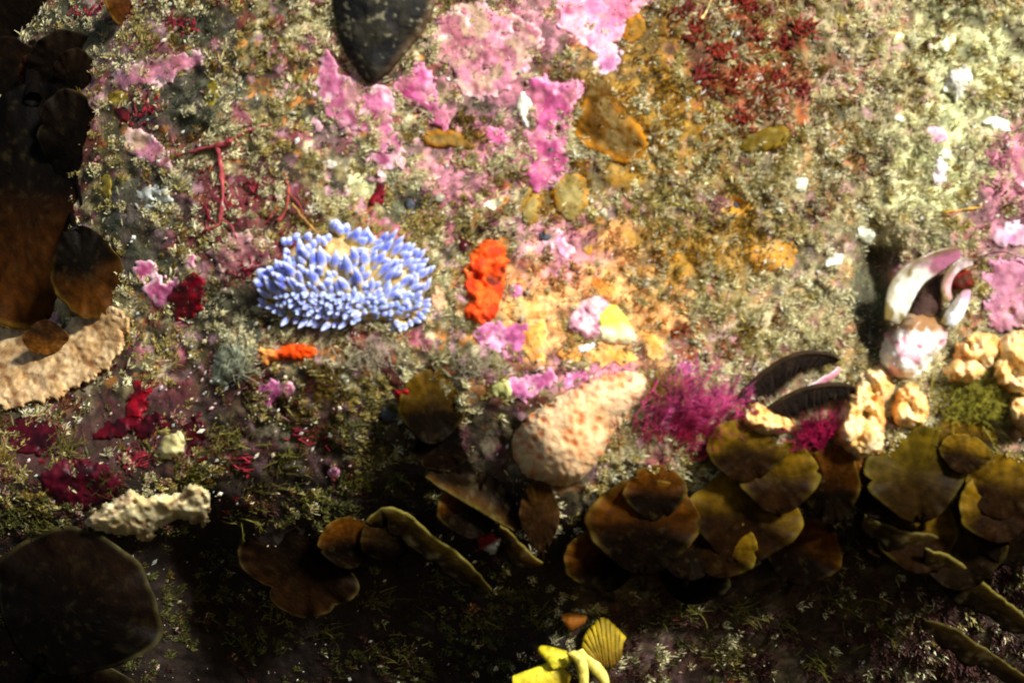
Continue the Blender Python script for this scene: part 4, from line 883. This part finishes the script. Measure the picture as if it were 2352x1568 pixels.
for i, (x, y, rx, ry, rt, c, lb) in enumerate([
    (2205, 190, 30, 40, .5, (250, 246, 225), "largest white shell lump on the upper right"), (2175, 95, 14, 26, .9, (240, 235, 190), "pale yellow-white shell lump above the largest one"),
    (2290, 285, 30, 16, .2, (236, 240, 222), "white shell lump near the right edge, above the dusty pink crust"), (2160, 395, 18, 26, .2, (240, 220, 222), "pinkish-white shell lump below the small round pink crust"),
    (2065, 270, 16, 12, .3, (240, 230, 200), "round cream shell lump in the silt left of the small round pink crust"), (2165, 355, 16, 14, 0, (225, 228, 200), "dull white shell lump between the round pink crust and the pinkish-white lump"),
    (1200, 245, 15, 22, .1, (246, 240, 215), "white barnacle-like lump left of the tall vivid pink crust"), (1208, 280, 9, 12, 0, (240, 225, 220), "small white bit under the white lump beside the tall vivid pink crust"),
    (1130, 468, 22, 9, -.4, (240, 230, 190), "pale cream shell sliver in the dark hollow above the orange sponge"), (1745, 238 - 60, 12, 8, .3, (235, 230, 215), "white shell bit in the middle of the red seaweed patch"),
    (1580, 228, 9, 6, -.5, (255, 255, 250), "bright white glinting shell chip below the red seaweed patch"), (2060, 90, 20, 12, -.5, (238, 232, 170), "yellow-cream shell lump left of the dark hollow at the top right"),
    (1345, 800, 18, 12, -.5, (245, 240, 235), "white shell bit on the long orange film"), (1980, 230, 10, 8, 0, (235, 230, 195), "small cream shell bit under the dark gap at the upper right"),
    (760, 380, 9, 7, 0, (236, 226, 205), "small white bit in the silt above the nudibranch"), (1500, 345, 10, 10, 0, (226, 205, 160), "round buff shell bit beside the brown slope"),
    (1840, 425, 16, 14, .4, (222, 222, 195), "dull pale lump in the silt under the upper right slope"), (1985, 540, 22, 14, .6, (225, 228, 200), "dull pale lump left of the mussel hollow"),
    (1920, 600, 20, 10, -.4, (240, 238, 220), "white sliver in the silt above the dark combs")]):
    tt = np.linspace(0, 2 * math.pi, 11, endpoint=False); rr_ = np.random.default_rng(900 + i).uniform(.65, 1.3, 11)
    px_ = np.cos(tt) * rx * rr_ * 1.15; py_ = np.sin(tt) * ry * rr_ * 1.15
    relief("shell_lump", lb, "shell", np.stack([x + px_ * math.cos(rt) - py_ * math.sin(rt), y + px_ * math.sin(rt) + py_ * math.cos(rt)], 1),
           crustcol(c, tuple(int(v * .78) for v in c), None, ns=14), min(rx, ry) * .8, min(rx, ry) * .9, M_shell(), step=2, en=5, lump=5, lscale=12, cover=.3, group=GW, smooth_n=1, blk=2)
# dark grey pebbles in the hollows
for i, (x, y, rx, ry, lb) in enumerate([(945, 470, 16, 18, "dark grey pebble in the hollow above the nudibranch"), (1688, 470, 13, 11, "blue-grey pebble inside the ochre ring"), (1255, 545, 20, 10, "blue-grey pebble on the mottled pink crust"), (1010, 455, 12, 12, "small pale grey pebble right of the hollow above the nudibranch"),
                                        (985, 630, 9, 16, "grey pebble between the nudibranch and the orange sponge"), (895, 1000 - 50, 22, 18, "grey rounded pebble below the red scrap on the lone fan")]):
    pebble("pebble", lb, "pebble", x, y, rx, ry, .4, (70, 74, 80) if i not in (3, 4) else (150, 145, 125), "grey pebbles", seed=70 + i, m=M_dark())

# ------------------------------------------------------------------ turf (stuff)
def turf():
    rng = np.random.default_rng(3)
    nc = 21000
    cx = rng.uniform(-160, 2520, nc); cy = rng.uniform(-160, 1720, nc)
    dens = .74 + 1.3 * noise(cx, cy, 105, 101, 3) + .8 * noise(cx, cy, 34, 102, 2) + .03 * Hd(cx, cy)
    dens = dens - .38 * zones(cx, cy)[1] - .25 * zones(cx, cy)[2]
    for px, py, rx, ry, dd in [q for q in PITS if not (q[1] > 1200)]: dens = dens - .9 * np.exp(-(((cx - px) / rx) ** 2 + ((cy - py) / ry) ** 2))
    lowl_ = sstep(760, 980, cy) * sstep(1400, 1100, cx)
    dens = (dens - .28 * lowl_) * (1 - .2 * sstep(1180, 1320, cy)) * (1 - .55 * sstep(280, 180, cx) * sstep(800, 700, cy))
    k = rng.random(nc) < dens; cx, cy = cx[k], cy[k]; nc = len(cx)
    per = rng.integers(16, 38, nc); ci = np.repeat(np.arange(nc), per); cr = rng.uniform(5, 13, nc)
    n = len(ci); ra = rng.uniform(0, 2 * math.pi, n); rr = np.sqrt(rng.random(n))
    x = cx[ci] + np.cos(ra) * rr * cr[ci]; y = cy[ci] + np.sin(ra) * rr * cr[ci]; dome = (1 - rr ** 2) * cr[ci] * .7
    ns_ = 90000                                                          # scattered strands between the clumps
    x = np.concatenate([x, rng.uniform(-160, 2520, ns_)]); y = np.concatenate([y, rng.uniform(-160, 1720, ns_)])
    dome = np.concatenate([dome, np.zeros(ns_)]); ci = np.concatenate([ci, -np.ones(ns_, int)]); ra = np.concatenate([ra, rng.uniform(0, 6.28, ns_)])
    mi = NOTURF[np.clip(((y - MY0) / MS).astype(int), 0, MNY - 1), np.clip(((x - MX0) / MS).astype(int), 0, MNX - 1)]
    sc = .5 + .6 * noise(x, y, 60, 104, 2) - .35 * sstep(760, 980, y)
    keep = (rng.random(len(x)) > mi) & ((ci >= 0) | (rng.random(len(x)) < sc * (1 - .75 * sstep(1180, 1320, y))))
    x, y, dome, ci, ra = x[keep], y[keep], dome[keep], ci[keep], ra[keep]; n = len(x)
    ang = 62 - 36 * np.clip(x / 2352, 0, 1) - 55 * sstep(1700, 2200, x) * sstep(800, 1200, y)
    a = np.radians(ang + rng.normal(0, 26, n))
    out = rng.uniform(.1, 1.1, n)
    fl = np.where(ci >= 0, .45, 0)
    D = np.stack([np.cos(a) + fl * np.cos(ra), -np.sin(a) + fl * np.sin(ra), out], 1); D /= np.linalg.norm(D, axis=1, keepdims=True)
    L = rng.gamma(4, 2.0, n).clip(3, 19) * (1 + .5 * noise(x, y, 70, 103, 2)); w = rng.uniform(2.0, 4.6, n)
    tw = rng.uniform(-1.1, 1.1, n)
    S = np.cross(D, np.broadcast_to(A([0, 0, 1.]), D.shape)); S /= np.linalg.norm(S, axis=1, keepdims=True)
    Nn = np.cross(S, D); S = S * np.cos(tw)[:, None] + Nn * np.sin(tw)[:, None]
    P = np.stack([x, y, H(x, y) - 2 + dome + rng.uniform(0, 5, n)], 1)
    bend = rng.normal(0, .22, (n, 3)); bend[:, 1] += .12
    V = []
    for t, k in ((0, .55), (.5, 1.0), (1, .35)):
        c = P + D * (L * t)[:, None] + bend * (L * t * t)[:, None]
        V += [c - S * (w * .5 * k)[:, None], c + S * (w * .5 * k)[:, None]]
    V = np.stack(V, 1).reshape(-1, 3)
    f = (A([[0, 1, 3, 2], [2, 3, 5, 4]])[None] + (np.arange(n) * 6)[:, None, None]).reshape(-1, 4)
    # colour mix by patches: species, plus painted shade low on the wall
    pal = A([lin(218, 209, 162), lin(170, 154, 88), lin(116, 92, 30), lin(182, 128, 122), lin(164, 158, 118), lin(240, 232, 186), lin(112, 26, 30), lin(190, 134, 30), lin(92, 92, 44), lin(70, 40, 34)] + ZC)
    gx_ = np.where(ci >= 0, cx[ci], x); gy_ = np.where(ci >= 0, cy[ci], y)
    g = lambda s, sd: noise(gx_, gy_, s, sd, 3)
    Wt = np.zeros((n, len(pal)))
    Wt[:, 0] = .8 + 1.3 * g(120, 111); Wt[:, 1] = .6 + 1.3 * g(110, 112); Wt[:, 2] = .2 + 1.5 * g(100, 113); Wt[:, 3] = -.38 + 1.5 * g(110, 114) + .25 * sstep(900, 300, x)
    Wt[:, 4] = -.25 + 1.2 * g(110, 115) + .35 * sstep(900, 300, x); Wt[:, 5] = .15 + .6 * g(60, 116) + .3 * sstep(1300, 2200, x)
    Wt[:, 6] = -.25 + 1.1 * g(70, 117) + .3 * sstep(800, 500, x) + .75 * np.exp(-(((x - 1715) / 130) ** 2 + ((y - 130) / 170) ** 2))
    Wt[:, 7] = -.25 + 1.2 * g(90, 118) + .5 * np.exp(-(((x - 1520) / 240) ** 2 + ((y - 640) / 180) ** 2)) + .3 * np.exp(-(((x - 1560) / 200) ** 2 + ((y - 200) / 200) ** 2))
    lowl = sstep(820, 980, y) * sstep(1300, 1000, x)
    Wt[:, 8] = -.2 + .5 * g(70, 119) + 1.0 * lowl; Wt[:, 9] = -.05 + 1.2 * g(80, 120) + .55 * lowl
    Wt[:, 6] += .25 * lowl; Wt[:, 0] -= .35 * lowl; Wt[:, 3] += .1 * lowl
    deep = sstep(1130, 1260, y); Wt[:, 8] += .8 * deep; Wt[:, 9] += .7 * deep + .5 * deep * sstep(1300, 1700, x)  # low turf weighted to dark colours, painting in the shade there
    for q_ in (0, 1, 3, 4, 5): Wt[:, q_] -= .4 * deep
    for k_, z_ in enumerate(zones(gx_, gy_)): Wt[:, 10 + k_] = z_ * 1.25 * (.75 + 1.0 * g(50, 420 + k_))
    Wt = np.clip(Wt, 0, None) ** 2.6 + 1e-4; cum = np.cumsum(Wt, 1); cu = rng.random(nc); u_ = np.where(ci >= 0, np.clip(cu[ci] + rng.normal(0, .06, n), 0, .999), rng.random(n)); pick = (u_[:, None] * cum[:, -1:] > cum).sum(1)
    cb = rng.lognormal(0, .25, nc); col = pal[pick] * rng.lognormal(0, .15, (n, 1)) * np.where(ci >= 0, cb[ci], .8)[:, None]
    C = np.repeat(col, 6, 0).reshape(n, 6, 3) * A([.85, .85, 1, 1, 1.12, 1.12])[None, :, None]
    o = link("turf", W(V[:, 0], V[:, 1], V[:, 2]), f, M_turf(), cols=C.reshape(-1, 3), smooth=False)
    tag(o, "silty olive and buff algal turf furring the whole rock face", "algal turf", kind="stuff")
    # shell grit: small pale grains
    n = 6500
    x = rng.uniform(-100, 2450, n); y = rng.uniform(-100, 1650, n)
    mi = NOTURF[np.clip(((y - MY0) / MS).astype(int), 0, MNY - 1), np.clip(((x - MX0) / MS).astype(int), 0, MNX - 1)]
    k = (rng.random(n) > mi * .85) & (rng.random(n) < (.55 + .8 * noise(x, y, 90, 131, 2)) * (1 - .6 * sstep(900, 1200, y))); x, y = x[k], y[k]; n = len(x)
    s = rng.gamma(3, .85, n).clip(1.2, 6)
    base = A([[1, 0, 0], [-1, 0, 0], [0, 1, 0], [0, -1, 0], [0, 0, 1], [0, 0, -1]], float)
    fo = A([[0, 2, 4], [2, 1, 4], [1, 3, 4], [3, 0, 4], [2, 0, 5], [1, 2, 5], [3, 1, 5], [0, 3, 5]])
    an = rng.uniform(.3, 1.2, n); ca, sa = np.cos(an), np.sin(an)
    B = base[None] * (s[:, None] * rng.uniform(.6, 1.3, (n, 3)) * A([1.4, .8, .9]))[:, None, :]
    xx = x[:, None] + B[..., 0] * ca[:, None] + B[..., 1] * sa[:, None]; yy = y[:, None] - B[..., 0] * sa[:, None] + B[..., 1] * ca[:, None]
    hh = (H(x, y) + 8)[:, None] + B[..., 2]
    V = W(xx.ravel(), yy.ravel(), hh.ravel())
    f = (fo[None] + (np.arange(n) * 6)[:, None, None]).reshape(-1, 3)
    pal = A([lin(240, 232, 205), lin(225, 205, 160), lin(232, 236, 226), lin(225, 190, 180)])
    col = pal[rng.integers(0, 4, n)] * rng.uniform(.4, .95, (n, 1))
    o = link("shell_grit", V, f, M_shell(), cols=np.repeat(col, 6, 0), smooth=False)
    tag(o, "fine pale shell grit sprinkled through the turf", "shell grit", kind="stuff")
turf()
for o in scene.objects:
    if "_o" in o: del o["_o"]
